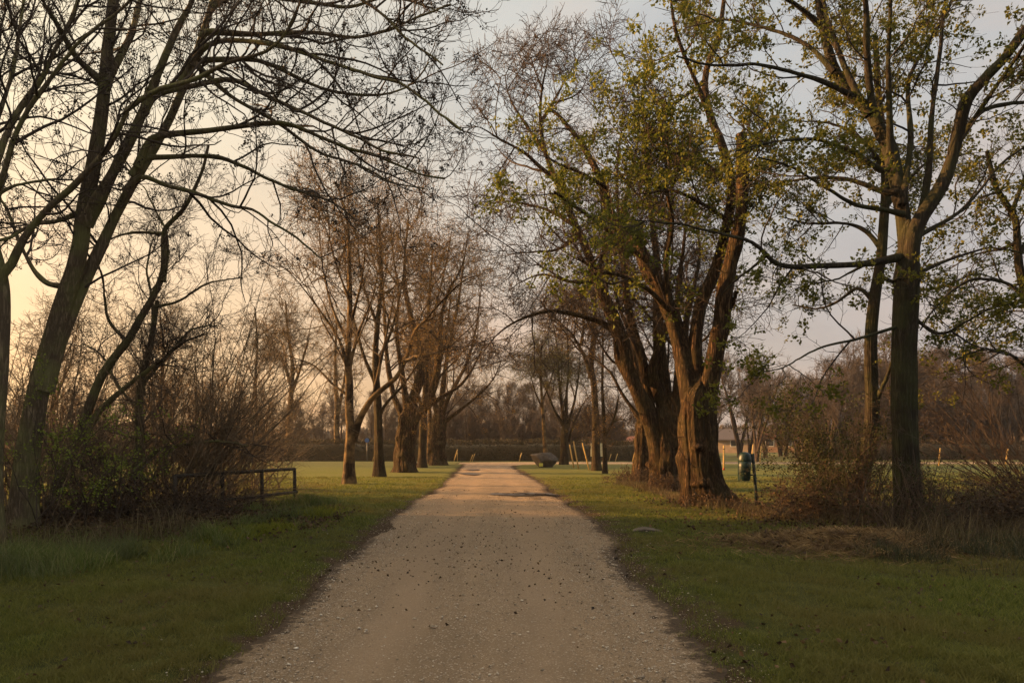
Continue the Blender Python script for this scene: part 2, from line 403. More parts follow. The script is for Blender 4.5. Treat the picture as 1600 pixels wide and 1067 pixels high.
high = ramp(nt, [(0, (.60, .605, .60)), (.2, (.49, .495, .50)), (.31, (.405, .41, .405)), (.5, (.45, .45, .435)), (.62, (.53, .515, .465)), (.75, (.66, .585, .45)), (.87, (.84, .71, .48)), (.92, (1.05, .88, .55)), (1, (2.0, 1.55, 1.0))], sf)  # out-of-view ends of both ramps brightened as added fill for the shadows
el = mth(nt, 'MULTIPLY', sp.outputs[2], 2.1)
cn = noise(nt, coords(nt, (1, 1, 3.2), 'Generated'), 3.2, 5, .55, .4)
el2 = mth(nt, 'ADD', el, mth(nt, 'MULTIPLY_ADD', cn, .5, -.25))
elr = ramp(nt, [(.0, (0, 0, 0)), (.85, (1, 1, 1))], el2)
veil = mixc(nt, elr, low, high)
cf = mth(nt, 'MULTIPLY', ramp(nt, [(.5, (0, 0, 0)), (.70, (1, 1, 1))], cn), .5)
veil = mixc(nt, cf, veil, mixc(nt, 1.0, veil, (1.28, 1.02, .86), 'MULTIPLY'))
cg = ramp(nt, [(.28, (1, 1, 1)), (.46, (0, 0, 0))], cn)
veil = mixc(nt, mth(nt, 'MULTIPLY', cg, .7), veil, mixc(nt, 1.0, veil, (.80, .82, .86), 'MULTIPLY'))
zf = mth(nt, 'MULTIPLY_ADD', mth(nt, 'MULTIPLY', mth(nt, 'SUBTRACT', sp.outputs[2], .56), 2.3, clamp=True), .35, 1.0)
veil = mixc(nt, 1.0, veil, zf, 'MULTIPLY')                        # overhead sky, out of view, brightened as added fill light
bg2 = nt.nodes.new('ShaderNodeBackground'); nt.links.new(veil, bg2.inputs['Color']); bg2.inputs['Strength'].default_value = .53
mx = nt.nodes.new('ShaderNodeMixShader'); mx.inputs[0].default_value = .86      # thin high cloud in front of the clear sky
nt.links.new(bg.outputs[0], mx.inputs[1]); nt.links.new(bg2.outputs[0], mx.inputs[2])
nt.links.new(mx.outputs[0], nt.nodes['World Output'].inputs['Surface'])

# ------------------------------------------------------------------ ground and paths
LE = [(355, 1067), (422, 1000), (464, 969), (486, 935), (519, 890), (581, 850), (615, 810), (650, 787), (695, 760), (710, 745), (722, 730), (728, 724.6)]
RE = [(1098, 1067), (1066, 1024), (1031, 967), (994, 924), (966, 889), (950, 850), (922, 814), (896, 798), (860, 772), (835, 752), (815, 740), (797, 730), (801, 727), (830, 725.6), (900, 724.6)]
le = sorted((GX(u, v)[1], GX(u, v)[0]) for u, v in LE); re_ = sorted((GX(u, v)[1], GX(u, v)[0]) for u, v in RE)
lD, lX = np.array(le).T; rD, rX = np.array(re_).T
def edgeL(y): return np.where(y < lD[0], lX[0] + (y - lD[0]) * .01, np.interp(y, lD, lX))
def edgeR(y): return np.where(y < rD[0], rX[0] + (y - rD[0]) * .02, np.interp(y, rD, rX))
X0, X1 = 49.3, 54.2                                        # the cross path behind
def outside(x, y):                                         # metres outside the gravel (negative inside)
    d = np.maximum(edgeL(y) - x, x - edgeR(y)); d = np.where(y > 54, 5, d)
    c = np.maximum(np.maximum(X0 - y, y - X1), -3.6 - x)
    return np.minimum(d, c)
def sstep(a, b, x): t = np.clip((x - a) / (b - a), 0, 1); return t * t * (3 - 2 * t)
def gauss(x, y, cx, cy, sx, sy): return np.exp(-((x - cx) / sx) ** 2 - ((y - cy) / sy) ** 2)
def gz(x, y):
    x = np.asarray(x, float); y = np.asarray(y, float)
    o = outside(x, y); near = np.exp(-(y / 45) ** 2)
    z = -.03 + .055 * sstep(-.1, .45, o) + near * (fbm(x, y, .7, 3) - .5) * .10 * sstep(.2, 1.5, o) + near * (fbm(x, y, 3, 8) - .5) * .03 * sstep(0, .3, o)
    z = z + .16 * gauss(x, y, -7.5, 12.2, 4.5, 1.7) + .12 * gauss(x, y, 8.5, 12.5, 3, 1.6) + 0.09 * gauss(x, y, 4.9, 10.15, 1.2, .8)
    return z
def dirt(x, y):                                            # bare brown soil
    n = fbm(x, y, 1.6, 21); n2 = fbm(x, y, 6, 5)
    o = outside(x, y)
    wid = np.where(x > 0, .8, .5) * (.5 + .9 * n)
    d = 1 - sstep(-.05, 1, o / wid + (n2 - .5) * 1.1)
    d = np.maximum(d, np.clip(1.5 * gauss(x, y, -8.2, 12.6, 4.6, 1.9) - .25 + (n - .5) * 1.1, 0, 1))
    d = np.maximum(d, np.clip(1.4 * gauss(x, y, 8.6, 12.8, 3.6, 1.7) - .2 + (n - .5) * 1.1, 0, 1))
    d = np.maximum(d, np.clip(1.2 * gauss(x, y, 5.0, 10.2, 2.0, 1.2) - .2 + (n - .5), 0, 1))
    for cx, cy in ((4.55, 16.9), (4.75, 21.9), (5.0, 27)):
        d = np.maximum(d, np.clip(1.3 * gauss(x, y, cx, cy, 1.0, 1.0) - .2 + (n - .5), 0, 1))
    return np.clip(d, 0, 1)

xs = np.unique(np.r_[np.geomspace(14, 1800, 46) * -1, np.arange(-14, 14.01, .1), np.geomspace(14, 1800, 46)])
ys = np.unique(np.r_[-60, -30, -15, -8, np.arange(-4, 24, .11), np.arange(24, 60, .35), np.geomspace(60, 2500, 40)])
gx, gy = np.meshgrid(xs, ys); nx, ny = len(xs), len(ys)
V = np.stack([gx.ravel(), gy.ravel(), gz(gx, gy).ravel()], 1)
i = np.arange(nx * ny).reshape(ny, nx)
me = mesh_arr('ground', V, np.stack([i[:-1, :-1].ravel(), i[:-1, 1:].ravel(), i[1:, 1:].ravel(), i[1:, :-1].ravel()], 1))
at = me.attributes.new('dirt', 'FLOAT', 'POINT'); at.data.foreach_set('value', dirt(gx, gy).ravel().astype(np.float32))
m, nt, b = new_mat('lawn'); v = coords(nt)
n1 = noise(nt, v, .35, 4); n2 = noise(nt, v, 3.5, 5, .6); n3 = noise(nt, v, 70, 3, .7)
c = mixc(nt, ramp(nt, [(.35, (0, 0, 0)), (.65, (1, 1, 1))], n2), (.042, .049, .013), (.10, .107, .026))
c = mixc(nt, mth(nt, 'MULTIPLY', ramp(nt, [(.45, (0, 0, 0)), (.7, (1, 1, 1))], n1), .5), c, (.10, .088, .03))
c = mixc(nt, mth(nt, 'MULTIPLY', n3, .55), c, (.02, .022, .006))
sx = nt.nodes.new('ShaderNodeSeparateXYZ'); nt.links.new(v, sx.inputs[0])
far = mth(nt, 'MULTIPLY', mth(nt, 'SUBTRACT', sx.outputs[1], 12.0), .07, clamp=True)      # dewy meadow further off, its colour also raised to look sunlit
dew_sunlit = mixc(nt, ramp(nt, [(.35, (0, 0, 0)), (.65, (1, 1, 1))], noise(nt, v, .12, 3)), (.145, .152, .028), (.165, .165, .05))
c = mixc(nt, mth(nt, 'MULTIPLY', far, .75), c, dew_sunlit)
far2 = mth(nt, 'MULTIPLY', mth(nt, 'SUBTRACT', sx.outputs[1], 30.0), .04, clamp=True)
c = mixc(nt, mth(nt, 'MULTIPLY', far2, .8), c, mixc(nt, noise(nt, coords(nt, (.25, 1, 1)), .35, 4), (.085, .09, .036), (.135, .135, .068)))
soil = ramp(nt, [(.3, (.035, .023, .014)), (.6, (.075, .05, .03)), (.8, (.14, .10, .064))], noise(nt, v, 26, 5, .7))
av = nt.nodes.new('ShaderNodeAttribute'); av.attribute_name = 'dirt'
df = ramp(nt, [(.3, (0, 0, 0)), (.7, (1, 1, 1))], mth(nt, 'ADD', av.outputs['Fac'], mth(nt, 'MULTIPLY_ADD', noise(nt, v, 18, 4, .7), .6, -.3)))
c = mixc(nt, df, c, soil)
nt.links.new(c, b.inputs['Base Color']); b.inputs['Roughness'].default_value = .95; b.inputs['Specular IOR Level'].default_value = .1
bump(nt, b, mth(nt, 'ADD', n3, mth(nt, 'MULTIPLY', n2, .8)), .8, .04)
tag(link('ground', me, m, smooth=True), kind='structure')

trk = lambda t: np.exp(-((t - .29) / .085) ** 2) + np.exp(-((t - .67) / .085) ** 2)     # two worn wheel tracks
# gravel path: one sheet with ragged edges
def path_sheet(name, ylist, xl, xr, mat, nx_=44, z0=.004):
    t = np.linspace(0, 1, nx_); Y = np.repeat(ylist[:, None], nx_, 1)
    X = xl[:, None] * (1 - t) + xr[:, None] * t
    Z = z0 + .022 * np.sin(np.pi * t)[None] + (fbm(X, Y, .9, 31) - .5) * .035 * np.sin(np.pi * t)[None] ** .5 + (fbm(X, Y, 7, 4) - .5) * .008 - .012 * trk(t)[None]
    i = np.arange(Y.size).reshape(Y.shape)
    me = mesh_arr(name, np.stack([X.ravel(), Y.ravel(), Z.ravel()], 1), np.stack([i[:-1, :-1].ravel(), i[:-1, 1:].ravel(), i[1:, 1:].ravel(), i[1:, :-1].ravel()], 1))
    at = me.attributes.new('edge', 'FLOAT', 'POINT'); at.data.foreach_set('value', np.maximum(1 - (X - xl[:, None]) / .34, 1 - (xr[:, None] - X) / .42).clip(0, 1).ravel().astype(np.float32))
    at = me.attributes.new('track', 'FLOAT', 'POINT'); at.data.foreach_set('value', np.repeat(trk(t)[None], len(ylist), 0).ravel().astype(np.float32))
    return tag(link(name, me, mat, smooth=True), kind='structure')
m, nt, b = new_mat('gravel'); v = coords(nt)
a1 = noise(nt, v, 130, 3, .7); a2 = noise(nt, v, 1.3, 5, .6); a3 = noise(nt, v, 34, 4, .7)
vo = nt.nodes.new('ShaderNodeTexVoronoi'); vo.inputs['Scale'].default_value = 95; nt.links.new(v, vo.inputs['Vector'])
c = ramp(nt, [(.30, (.155, .106, .064)), (.52, (.31, .222, .138)), (.72, (.46, .35, .23))], a1)
c = mixc(nt, mth(nt, 'MULTIPLY', ramp(nt, [(.4, (0, 0, 0)), (.65, (1, 1, 1))], a2), .4), c, (.215, .155, .092))
c = mixc(nt, mth(nt, 'MULTIPLY', ramp(nt, [(.55, (0, 0, 0)), (.75, (1, 1, 1))], a3), .45), c, (.13, .09, .06))
sv = nt.nodes.new('ShaderNodeSeparateColor'); nt.links.new(vo.outputs['Color'], sv.inputs[0])
peb = ramp(nt, [(.90, (0, 0, 0)), (.96, (1, 1, 1))], sv.outputs[0])
rut = ramp(nt, [(.40, (0, 0, 0)), (.60, (1, 1, 1))], noise(nt, coords(nt, (1.6, .10, 1)), 1.7, 4, .6, .3))
c = mixc(nt, mth(nt, 'MULTIPLY', rut, .38), c, (.16, .118, .076))
tv = nt.nodes.new('ShaderNodeAttribute'); tv.attribute_name = 'track'
tf_ = mth(nt, 'MULTIPLY', tv.outputs['Fac'], ramp(nt, [(.3, (.2, .2, .2)), (.6, (1, 1, 1))], noise(nt, coords(nt, (1, .3, 1)), 1.4, 4)))
c = mixc(nt, mth(nt, 'MULTIPLY', tf_, .6), c, mixc(nt, n_fine := noise(nt, v, 240, 2), (.27, .19, .122), (.37, .27, .178)))
c = mixc(nt, mth(nt, 'MULTIPLY', peb, mth(nt, 'MULTIPLY_ADD', tf_, -.55, .75)), c, (.52, .43, .335))
av = nt.nodes.new('ShaderNodeAttribute'); av.attribute_name = 'edge'
ef = ramp(nt, [(.42, (0, 0, 0)), (.62, (1, 1, 1))], mth(nt, 'ADD', mth(nt, 'MULTIPLY', av.outputs['Fac'], .72), mth(nt, 'MULTIPLY_ADD', noise(nt, v, 9, 7, .8), 1.9, -.90)))
ef = mth(nt, 'MULTIPLY', ef, mth(nt, 'GREATER_THAN', av.outputs['Fac'], .004))
c = mixc(nt, ef, c, ramp(nt, [(.3, (.035, .023, .014)), (.6, (.08, .054, .033)), (.8, (.16, .115, .072))], noise(nt, v, 26, 5, .7)))
nt.links.new(c, b.inputs['Base Color']); b.inputs['Roughness'].default_value = .85; b.inputs['Specular IOR Level'].default_value = .25
bump(nt, b, mth(nt, 'ADD', mth(nt, 'ADD', a1, a3), mth(nt, 'MULTIPLY', a2, 1.2)), .9, .02)
GR = m
yl = np.r_[np.arange(-4, 20, .05), np.arange(20, 49.6, .12)]
wob = lambda s: (fbm(yl, yl * 0 + s, .7, 50 + s) - .5) * .36 + (fbm(yl, yl * 0 + s, 4, 60 + s) - .5) * .16 + (fbm(yl, yl * 0 + s, 15, 65 + s) - .5) * .10
path_sheet('gravel_path', yl, edgeL(yl) + wob(1) - .10, edgeR(np.minimum(yl, 46)) + np.maximum(yl - 46, 0) * .9 + wob(2) + .12, GR, 72)
xl_ = np.r_[np.arange(-3.7, 12, .25), np.arange(12, 90, 1.0)]
t = np.linspace(0, 1, 12)
X = np.repeat(xl_[:, None], 12, 1); e0 = X0 + (fbm(xl_, xl_ * 0, .5, 77) - .5) * .8; e1 = X1 - 2.2 * np.exp(-(xl_ + 3.7) / .8) + (fbm(xl_, xl_ * 0, .5, 78) - .5) * .5
Y = e0[:, None] * (1 - t) + e1[:, None] * t; Z = .009 + .03 * np.sin(np.pi * t)[None] + 0 * X
i = np.arange(X.size).reshape(X.shape)
tag(link('cross_path', mesh_arr('cross_path', np.stack([X.ravel(), Y.ravel(), Z.ravel()], 1), np.stack([i[:-1, :-1].ravel(), i[1:, :-1].ravel(), i[1:, 1:].ravel(), i[:-1, 1:].ravel()], 1)), GR, smooth=True), kind='structure')
# puddles
m, nt, b = new_mat('puddle_water'); b.inputs['Base Color'].default_value = (.03, .024, .018, 1); b.inputs['Roughness'].default_value = .04; b.inputs['IOR'].default_value = 1.33
bump(nt, b, noise(nt, coords(nt), 6, 2), .03, .01)
PW = m
m, nt, b = new_mat('wet_gravel'); v = coords(nt)
nt.links.new(ramp(nt, [(.3, (.045, .032, .022)), (.7, (.10, .072, .048))], noise(nt, v, 60, 4)), b.inputs['Base Color']); b.inputs['Roughness'].default_value = .35
bump(nt, b, noise(nt, v, 80, 3), .5, .01); WG = m
def blob(name, cx, cy, rx, ry, z, mat, seed, n=56, amp=.55, label=None, cat=None):
    rng = np.random.default_rng(seed); th = np.linspace(0, 2 * np.pi, n, endpoint=False)
    r = 1 + amp * sum(rng.normal() * np.sin(k * th + rng.uniform(0, 6)) / k ** .8 for k in range(2, 9)) * .45
    mb = MB(); mb.add([(rx * max(q, .15) * math.cos(a), ry * max(q, .15) * math.sin(a), 0) for q, a in zip(r, th)] + [(0, 0, 0)], [(k, (k + 1) % n, n) for k in range(n)])
    o = mb.build(name, mat, loc=(cx, cy, z)); return o
def pathz(): return .042
for k, (u, v_, rx, ry) in enumerate([(813, 773.5, .22, .26), (828, 775, .15, .2), (792, 773.5, .12, .14), (844, 774, .17, .2), (836, 780, .14, .13), (804, 779, .09, .09), (776, 772, .07, .1), (803, 769.5, .10, .1), (855, 775, .06, .12), (822, 770, .08, .1), (783, 776, .06, .08)]):
    x, y = GX(u, v_); tag(blob('puddle', x, y, rx, ry, .047, PW, 40 + k), kind='structure')
for k, (u, v_, rx, ry) in enumerate([(735, 741.5, .45, .8), (738, 734.5, .4, .6), (817, 774, .8, .55)]):
    x, y = GX(u, v_); tag(blob('damp_patch', x, y, rx, ry, .046, WG, 60 + k), kind='structure')

# ------------------------------------------------------------------ grass and litter (stuff)
def blades(name, x, y, h, wd, mat, rng, lean=.5, z=None, kind='stuff', label=None):
    n = len(x); z = gz(x, y) if z is None else z
    a = rng.uniform(0, 2 * np.pi, n); s = np.stack([np.cos(a), np.sin(a), np.zeros(n)], 1) * wd[:, None] * .5
    l = rng.normal(size=(n, 2)) * lean; base = np.stack([x, y, z - .006], 1)
    up = np.concatenate([l * h[:, None], h[:, None]], 1)
    mid = base + up * np.array([.35, .35, .6]); tip = base + up
    V = np.stack([base - s, base + s, mid + s * .7, tip, mid - s * .7], 1).reshape(-1, 3); b = (np.arange(n) * 5)[:, None]
    me = mesh_arr(name, V, np.vstack([np.hstack([b, b + 1, b + 2]), np.hstack([b, b + 2, b + 4]), np.hstack([b + 4, b + 2, b + 3])]), 3)
    o = link(name, me, mat); tag(o, label, None, None, kind); return o
rng = np.random.default_rng(11)
n = 860000
y = np.exp(rng.uniform(math.log(3.7), math.log(30), n)); x = (rng.uniform(-280, 1880, n) - 800) / F * y
dt = dirt(x, y); keep = (outside(x, y) > -.05 + .25 * fbm(x, y, 4, 91)) & (rng.random(n) > dt ** .8 * .97)
x, y = x[keep], y[keep]
pn = fbm(x, y, 1.2, 70); tf = fbm(x, y, 4.5, 171); k = rng.random(len(x)) < .25 + 1.6 * sstep(.3, .62, tf) ; x, y, pn, tf = x[k], y[k], pn[k], tf[k]; h = (.02 + .05 * rng.random(len(x)) ** 1.5) * (.3 + 2.6 * pn * tf); wd = np.maximum(.0048, .0007 * y) * rng.uniform(.7, 1.3, len(x))
blades('lawn_grass', x, y, h, wd, M['grass'], rng, .75)
# long verge grass along the foot of the thickets
def strip(pts, n, hw, hr, wd, name, mat, lean=.45, noise_s=1.5, keepn=.35):
    p = np.array([GX(u, v) for u, v in pts]); s = np.r_[0, np.cumsum(np.linalg.norm(np.diff(p, axis=0), axis=1))]
    q = rng.uniform(0, s[-1], n); x = np.interp(q, s, p[:, 0]) + rng.normal(size=n) * hw * .4; y = np.interp(q, s, p[:, 1]) + rng.normal(size=n) * hw
    k = fbm(x, y, noise_s, 33) > keepn; x, y = x[k], y[k]; h = rng.uniform(*hr, len(x)) * (.4 + 1.1 * fbm(x, y, 1.8, 44))
    return blades(name, x, y, h, np.full(len(x), wd) * rng.uniform(.6, 1.4, len(x)), mat, rng, lean)
strip([(-150, 905), (60, 890), (180, 880), (300, 862), (380, 842), (450, 822)], 24000, .5, (.04, .32), .007, 'long_grass', M['longgrass'], .5, 2.2, .5)
strip([(330, 850), (420, 838), (475, 822), (490, 806)], 9000, .42, (.05, .15), .013, 'herbs', M['herb'], .5, 1.2, .45)
strip([(400, 800), (460, 796), (505, 790)], 6000, .5, (.08, .28), .010, 'long_grass', M['longgrass'])
strip([(-150, 880), (30, 868), (120, 860), (300, 840)], 1300, .4, (.15, .55), .007, 'dry_grass', M['drygrass'], .35)
strip([(1400, 880), (1500, 868), (1620, 862), (1750, 862)], 6000, .5, (.04, .22), .009, 'long_grass', M['drygreen'])
strip([(1400, 862), (1500, 850), (1600, 845), (1750, 840)], 1500, .5, (.15, .5), .007, 'dry_grass', M['drygrass'])
strip([(1130, 802), (1190, 806), (1260, 815), (1330, 815)], 3000, .55, (.08, .28), .008, 'dry_grass', M['drygrass'], .5)
strip([(965, 757), (1000, 762), (1040, 775), (1095, 792), (1140, 793)], 4500, .35, (.06, .22), .010, 'dry_grass', M['drygrass'])
# straw heap by the maple
n = 26000; cx, cy = 4.85, 10.0
a = rng.normal(size=n) * .95; c_ = rng.normal(size=n) * .6; x, y = cx + a, cy + c_
k = fbm(x, y, 2.0, 12) > .33; x, y = x[k], y[k]; n = len(x)
th = rng.uniform(0, 2 * np.pi, n); ln = rng.uniform(.06, .22, n); dz = rng.normal(size=n) * .25
d = np.stack([np.cos(th), np.sin(th), dz], 1); z = gz(x, y) + rng.uniform(0, .09, n) * np.exp(-((x - cx) ** 2 + 2 * (y - cy) ** 2) / 1.6)
tag(link('straw', leaf_mesh('straw', np.stack([x, y, z], 1), d, ln, rng, .15, .02, .05), M['straw']), kind='stuff')
# leaf litter under the thickets, clods and leaves on the path
def litter(name, x, y, s, mat, zup=.012):
    n = len(x); th = rng.uniform(0, 2 * np.pi, n); d = np.stack([np.cos(th), np.sin(th), rng.normal(size=n) * .3], 1)
    on = outside(x, y) < 0; z = np.where(on, .034, gz(x, y)) + rng.uniform(.2, 1.4, n) * zup
    tag(link(name, leaf_mesh(name, np.stack([x, y, z], 1), d, s, rng, .3, .18, .7), M[mat]), kind='stuff')
n = 2600; y = np.exp(rng.uniform(math.log(4), math.log(22), n)); x = (rng.uniform(-20, 1620, n) - 800) / F * y; k = (outside(x, y) > 0) & (fbm(x, y, .8, 300) > .45); litter('fallen_leaves', x[k], y[k], rng.uniform(.02, .055, k.sum()), 'leaf_dead', .04)
n = 16000
x = np.r_[rng.normal(-8.0, 3.2, n), rng.normal(8.4, 2.2, n // 2), rng.normal(4.6, .9, 700), rng.normal(5.2, .9, 1500)]; y = np.r_[rng.normal(12.6, 1.2, n), rng.normal(12.7, 1.1, n // 2), rng.normal(17, .8, 700), rng.normal(10.3, .55, 1500)]
k = outside(x, y) > .8; litter('leaf_litter', x[k], y[k], rng.uniform(.03, .08, k.sum()), 'leaf_dead', .05)
n = 1150; v_ = rng.normal(838, 55, n).clip(768, 1060); D = GK / (v_ - HZ); x = edgeL(D) + (edgeR(D) - edgeL(D)) * rng.beta(1.6, 1.6, n)
k = fbm(x, D, .8, 99) > .42; litter('path_litter', x[k], D[k], rng.uniform(.012, .045, k.sum()) * rng.uniform(.6, 1.1, k.sum()), 'leaf_dead', .02)
# pebbles
n = 44000; y = np.exp(rng.uniform(math.log(3.8), math.log(20), n)); e = rng.random(n); sd = rng.random(n)
inn = rng.normal(size=n) * .28; xl_, xr_ = edgeL(y), edgeR(y)
x = np.where(e < .18, xl_ + inn + .1, np.where(e < .52, xr_ - inn * 1.2 - .12, xl_ + (xr_ - xl_) * sd))
tq = np.clip((x - xl_) / (xr_ - xl_), 0, 1); kp = (rng.random(n) > .72 * trk(tq)) & (rng.random(n) < .35 + 1.3 * fbm(x, y, 1.1, 222)); x, y, xl_, xr_ = x[kp], y[kp], xl_[kp], xr_[kp]; n = len(x)
r = .0026 * np.exp(rng.normal(size=n) * .52) * (1 + .02 * y)
oc = np.array([[1, 0, 0], [0, 1, 0], [-1, 0, 0], [0, -1, 0], [0, 0, 1], [0, 0, -1]], float)
ofc = np.array([[0, 1, 4], [1, 2, 4], [2, 3, 4], [3, 0, 4], [1, 0, 5], [2, 1, 5], [3, 2, 5], [0, 3, 5]])
th = rng.uniform(0, 6.28, n); sc_ = np.stack([r * rng.uniform(1, 2.0, n), r * rng.uniform(.8, 1.4, n), r * rng.uniform(.4, .8, n)], 1)
p = oc[None] * rng.uniform(.75, 1.2, (n, 6, 1)) * sc_[:, None, :]
px = p[..., 0] * np.cos(th)[:, None] - p[..., 1] * np.sin(th)[:, None]; py = p[..., 0] * np.sin(th)[:, None] + p[..., 1] * np.cos(th)[:, None]
o_ = outside(x, y); z = np.where(o_ < 0, .010 + .022 * np.sin(np.pi * np.clip(-o_ / 3.2, 0, .5)) + (fbm(x, y, .9, 31) - .5) * .02, gz(x, y)) + r * .35
V = np.stack([px + x[:, None], py + y[:, None], p[..., 2] + z[:, None]], -1).reshape(-1, 3)
M['pebble'] = leaf_mat('pebbles', [(0, (.12, .09, .06)), (.5, (.32, .26, .19)), (1, (.62, .55, .45))], 0)
tag(link('pebbles', mesh_arr('pebbles', V, (ofc[None] + (np.arange(n) * 6)[:, None, None]).reshape(-1, 3), 3), M['pebble']), kind='stuff')

# ------------------------------------------------------------------ near left trees
ASH = [dict(n=250, t=(.2, 1), ang=(52, 18), L=(.6, 2.5), Lt=.35, K=9, wander=.16, up=.05, slender=.011, rmin=.006, curl=.05, zlow=3),
       dict(n=1350, t=(.15, 1), ang=(48, 15), L=(.3, .95), Lt=.3, K=7, wander=.18, up=.10, slender=.010, rmin=.004, curl=.06),
       dict(n=3600, t=(.2, 1), ang=(46, 15), L=(.10, .40), Lt=.2, K=5, wander=.16, up=.16, slender=.014, rmin=.0042)]
BUD = dict(name='buds', lev=3, n=1900, per=10, c=.017, s=(.022, .044), t=(.95, 1.), mat='bud', spread=.8)
T1 = [([(35, 848), (38, 790), (42, 731), (48, 684), (56, 637), (66, 590), (80, 544), (93, 500), (105, 460), (117, 425), (127, 380), (132, 330), (150, 240), (163, 150), (168, 90), (176, 30), (182, -40), (190, -130)], 40, 12)]
T1L = [
 ([(66, 610), (84, 555), (104, 500), (126, 450), (155, 389), (197, 300), (244, 220), (276, 155), (300, 94), (323, 28), (345, -60), (360, -150)], 24, 7, 1.2),
 ([(132, 350), (155, 309), (197, 230), (234, 155), (272, 61), (300, 0), (330, -90)], 19, 6, -.8),
 ([(215, 262), (234, 220), (262, 211), (328, 204), (384, 197), (436, 194), (469, 201), (500, 215), (545, 233), (582, 240), (622, 256), (662, 275), (700, 282)], 11, 2.6, -.9),
 ([(205, 275), (225, 250), (262, 246), (337, 246), (384, 262), (422, 281), (469, 300), (520, 318), (560, 350)], 10, 2.5, .9),
 ([(195, 300), (220, 276), (262, 290), (300, 300), (356, 319), (398, 328), (431, 351), (469, 375), (510, 410)], 9, 2.4, .3),
 ([(225, 180), (244, 150), (300, 136), (365, 127), (422, 155), (500, 190), (560, 217), (610, 240), (655, 246)], 10, 2.4, -1.6),
 ([(278, 140), (300, 100), (375, 94), (422, 103), (500, 140), (560, 152), (610, 150), (648, 128), (668, 100)], 10, 2.4, .8),
 ([(312, 60), (328, 50), (398, 55), (469, 52), (510, 54), (560, 60), (620, 40), (660, 25), (700, 8)], 9, 2.4, -.5),
 ([(296, 100), (338, 66), (422, 70), (500, 94), (570, 118), (620, 132), (670, 170), (715, 205)], 9, 2.4, -2.0),
 ([(330, 10), (380, -10), (450, 0), (540, 10), (620, -5), (690, 20)], 9, 2.4, 1.0),
 ([(165, 130), (200, 60), (215, 0), (240, -80)], 14, 5, 1.4),
 ([(160, 130), (120, 90), (90, 40), (60, -20)], 12, 4, -1.3),
 ([(130, 330), (90, 345), (50, 350), (10, 372), (-50, 380)], 8, 3, -1.2),
 ([(110, 450), (70, 440), (40, 400), (10, 330), (-20, 280)], 9, 3, 1.0),
 ([(350, -60), (420, -60), (520, -20), (590, 20), (640, 70), (690, 110)], 9, 2.4, -1.4),
 ([(300, 95), (360, 150), (430, 190), (500, 240), (560, 262), (610, 290), (660, 300)], 8, 2.4, 1.6),
]
tree('bare_ash_tree', 'big dark bare tree of several leaning stems with budded branches arching over the path', 11.3, T1[0], T1L, ASH, 'bark_ash', 'twig_ash', 5, BUD, flare=.5, from_trunk=(.55, 1), lobes=.06)
T0L = [([(-2, 470), (5, 430), (19, 412), (37, 375), (70, 333), (117, 290), (164, 239), (187, 201), (201, 173), (248, 145), (300, 131), (347, 108), (408, 89), (440, 61), (468, 0)], 13, 3, -1.4),
 ([(-20, 300), (0, 235), (28, 173), (61, 127), (84, 80), (112, 28), (126, -20), (140, -90)], 12, 4, .6),
 ([(-30, 330), (0, 285), (28, 200), (70, 136), (122, 70), (155, 42), (197, 14), (225, -20)], 10, 3, -.6),
 ([(-25, 360), (0, 304), (47, 286), (90, 283), (130, 290)], 7, 2.5, .8),
 ([(-40, 280), (10, 150), (30, 60), (40, -40)], 10, 4, 1.4)]
ASH0 = [dict(ASH[0], n=120), dict(ASH[1], n=600), dict(ASH[2], n=1700)]
tree('bare_ash_tree', 'bare tree cut by the left edge of the photo with one long limb reaching right', 10.2,
     ([(-10, 850), (-8, 700), (2, 560), (4, 450), (-15, 370), (-40, 260), (-55, 120), (-60, -60)], 28, 10), T0L, ASH0, 'bark_ash', 'twig_ash', 6, dict(BUD, n=700), flare=.5, from_trunk=(.6, 1), lobes=.05)
T2L = [([(136, 672), (158, 640), (187, 614), (208, 597), (230, 581), (258, 560), (281, 539), (320, 520)], 11, 3, -.7),
 ([(255, 440), (262, 400), (258, 361), (240, 330), (225, 300)], 6, 2, .5), ([(240, 480), (280, 470), (330, 440), (380, 430)], 5, 2, .6), ([(200, 535), (170, 500), (160, 440), (150, 400)], 6, 2, -.6), ([(258, 365), (200, 365), (150, 385), (110, 400)], 5, 2, .9)]
SML = [dict(n=80, t=(.3, 1), ang=(50, 16), L=(.5, 1.4), K=8, wander=.18, up=.08, slender=.010, rmin=.005), dict(n=620, ang=(48, 15), L=(.25, .8), K=6, wander=.2, up=.06, slender=.01, rmin=.0035), dict(n=2200, ang=(46, 15), L=(.1, .35), K=4, wander=.2, up=.06, slender=.012, rmin=.003)]
tree('leaning_bare_tree', 'thin bare tree leaning right from the left thicket with one forked side limb', 13.4,
     ([(72, 815), (88, 770), (104, 720), (126, 675), (141, 630), (160, 586), (180, 557), (201, 530), (224, 490), (244, 455), (256, 420), (258, 361), (274, 340), (290, 323), (306, 292), (319, 262), (328, 225)], 21, 4), T2L, SML, 'bark_ash', 'twig_ash', 7,
     [dict(name='buds', lev=3, n=300, per=7, c=.012, s=(.015, .028), t=(.9, 1.), mat='bud')], flare=.4, from_trunk=(.3, 1), lobes=.05)
HAW = [dict(n=120, t=(.2, 1), ang=(58, 18), L=(.5, 1.7), Lt=.3, K=8, wander=.24, up=.03, slender=.011, rmin=.005, zlow=1), dict(n=1000, t=(.1, 1), ang=(55, 18), L=(.2, .7), Lt=.3, K=6, wander=.26, up=.03, slender=.010, rmin=.0035), dict(n=4200, t=(.1, 1), ang=(58, 18), L=(.08, .3), Lt=.2, K=4, wander=.25, up=.02, slender=.012, rmin=.0028)]
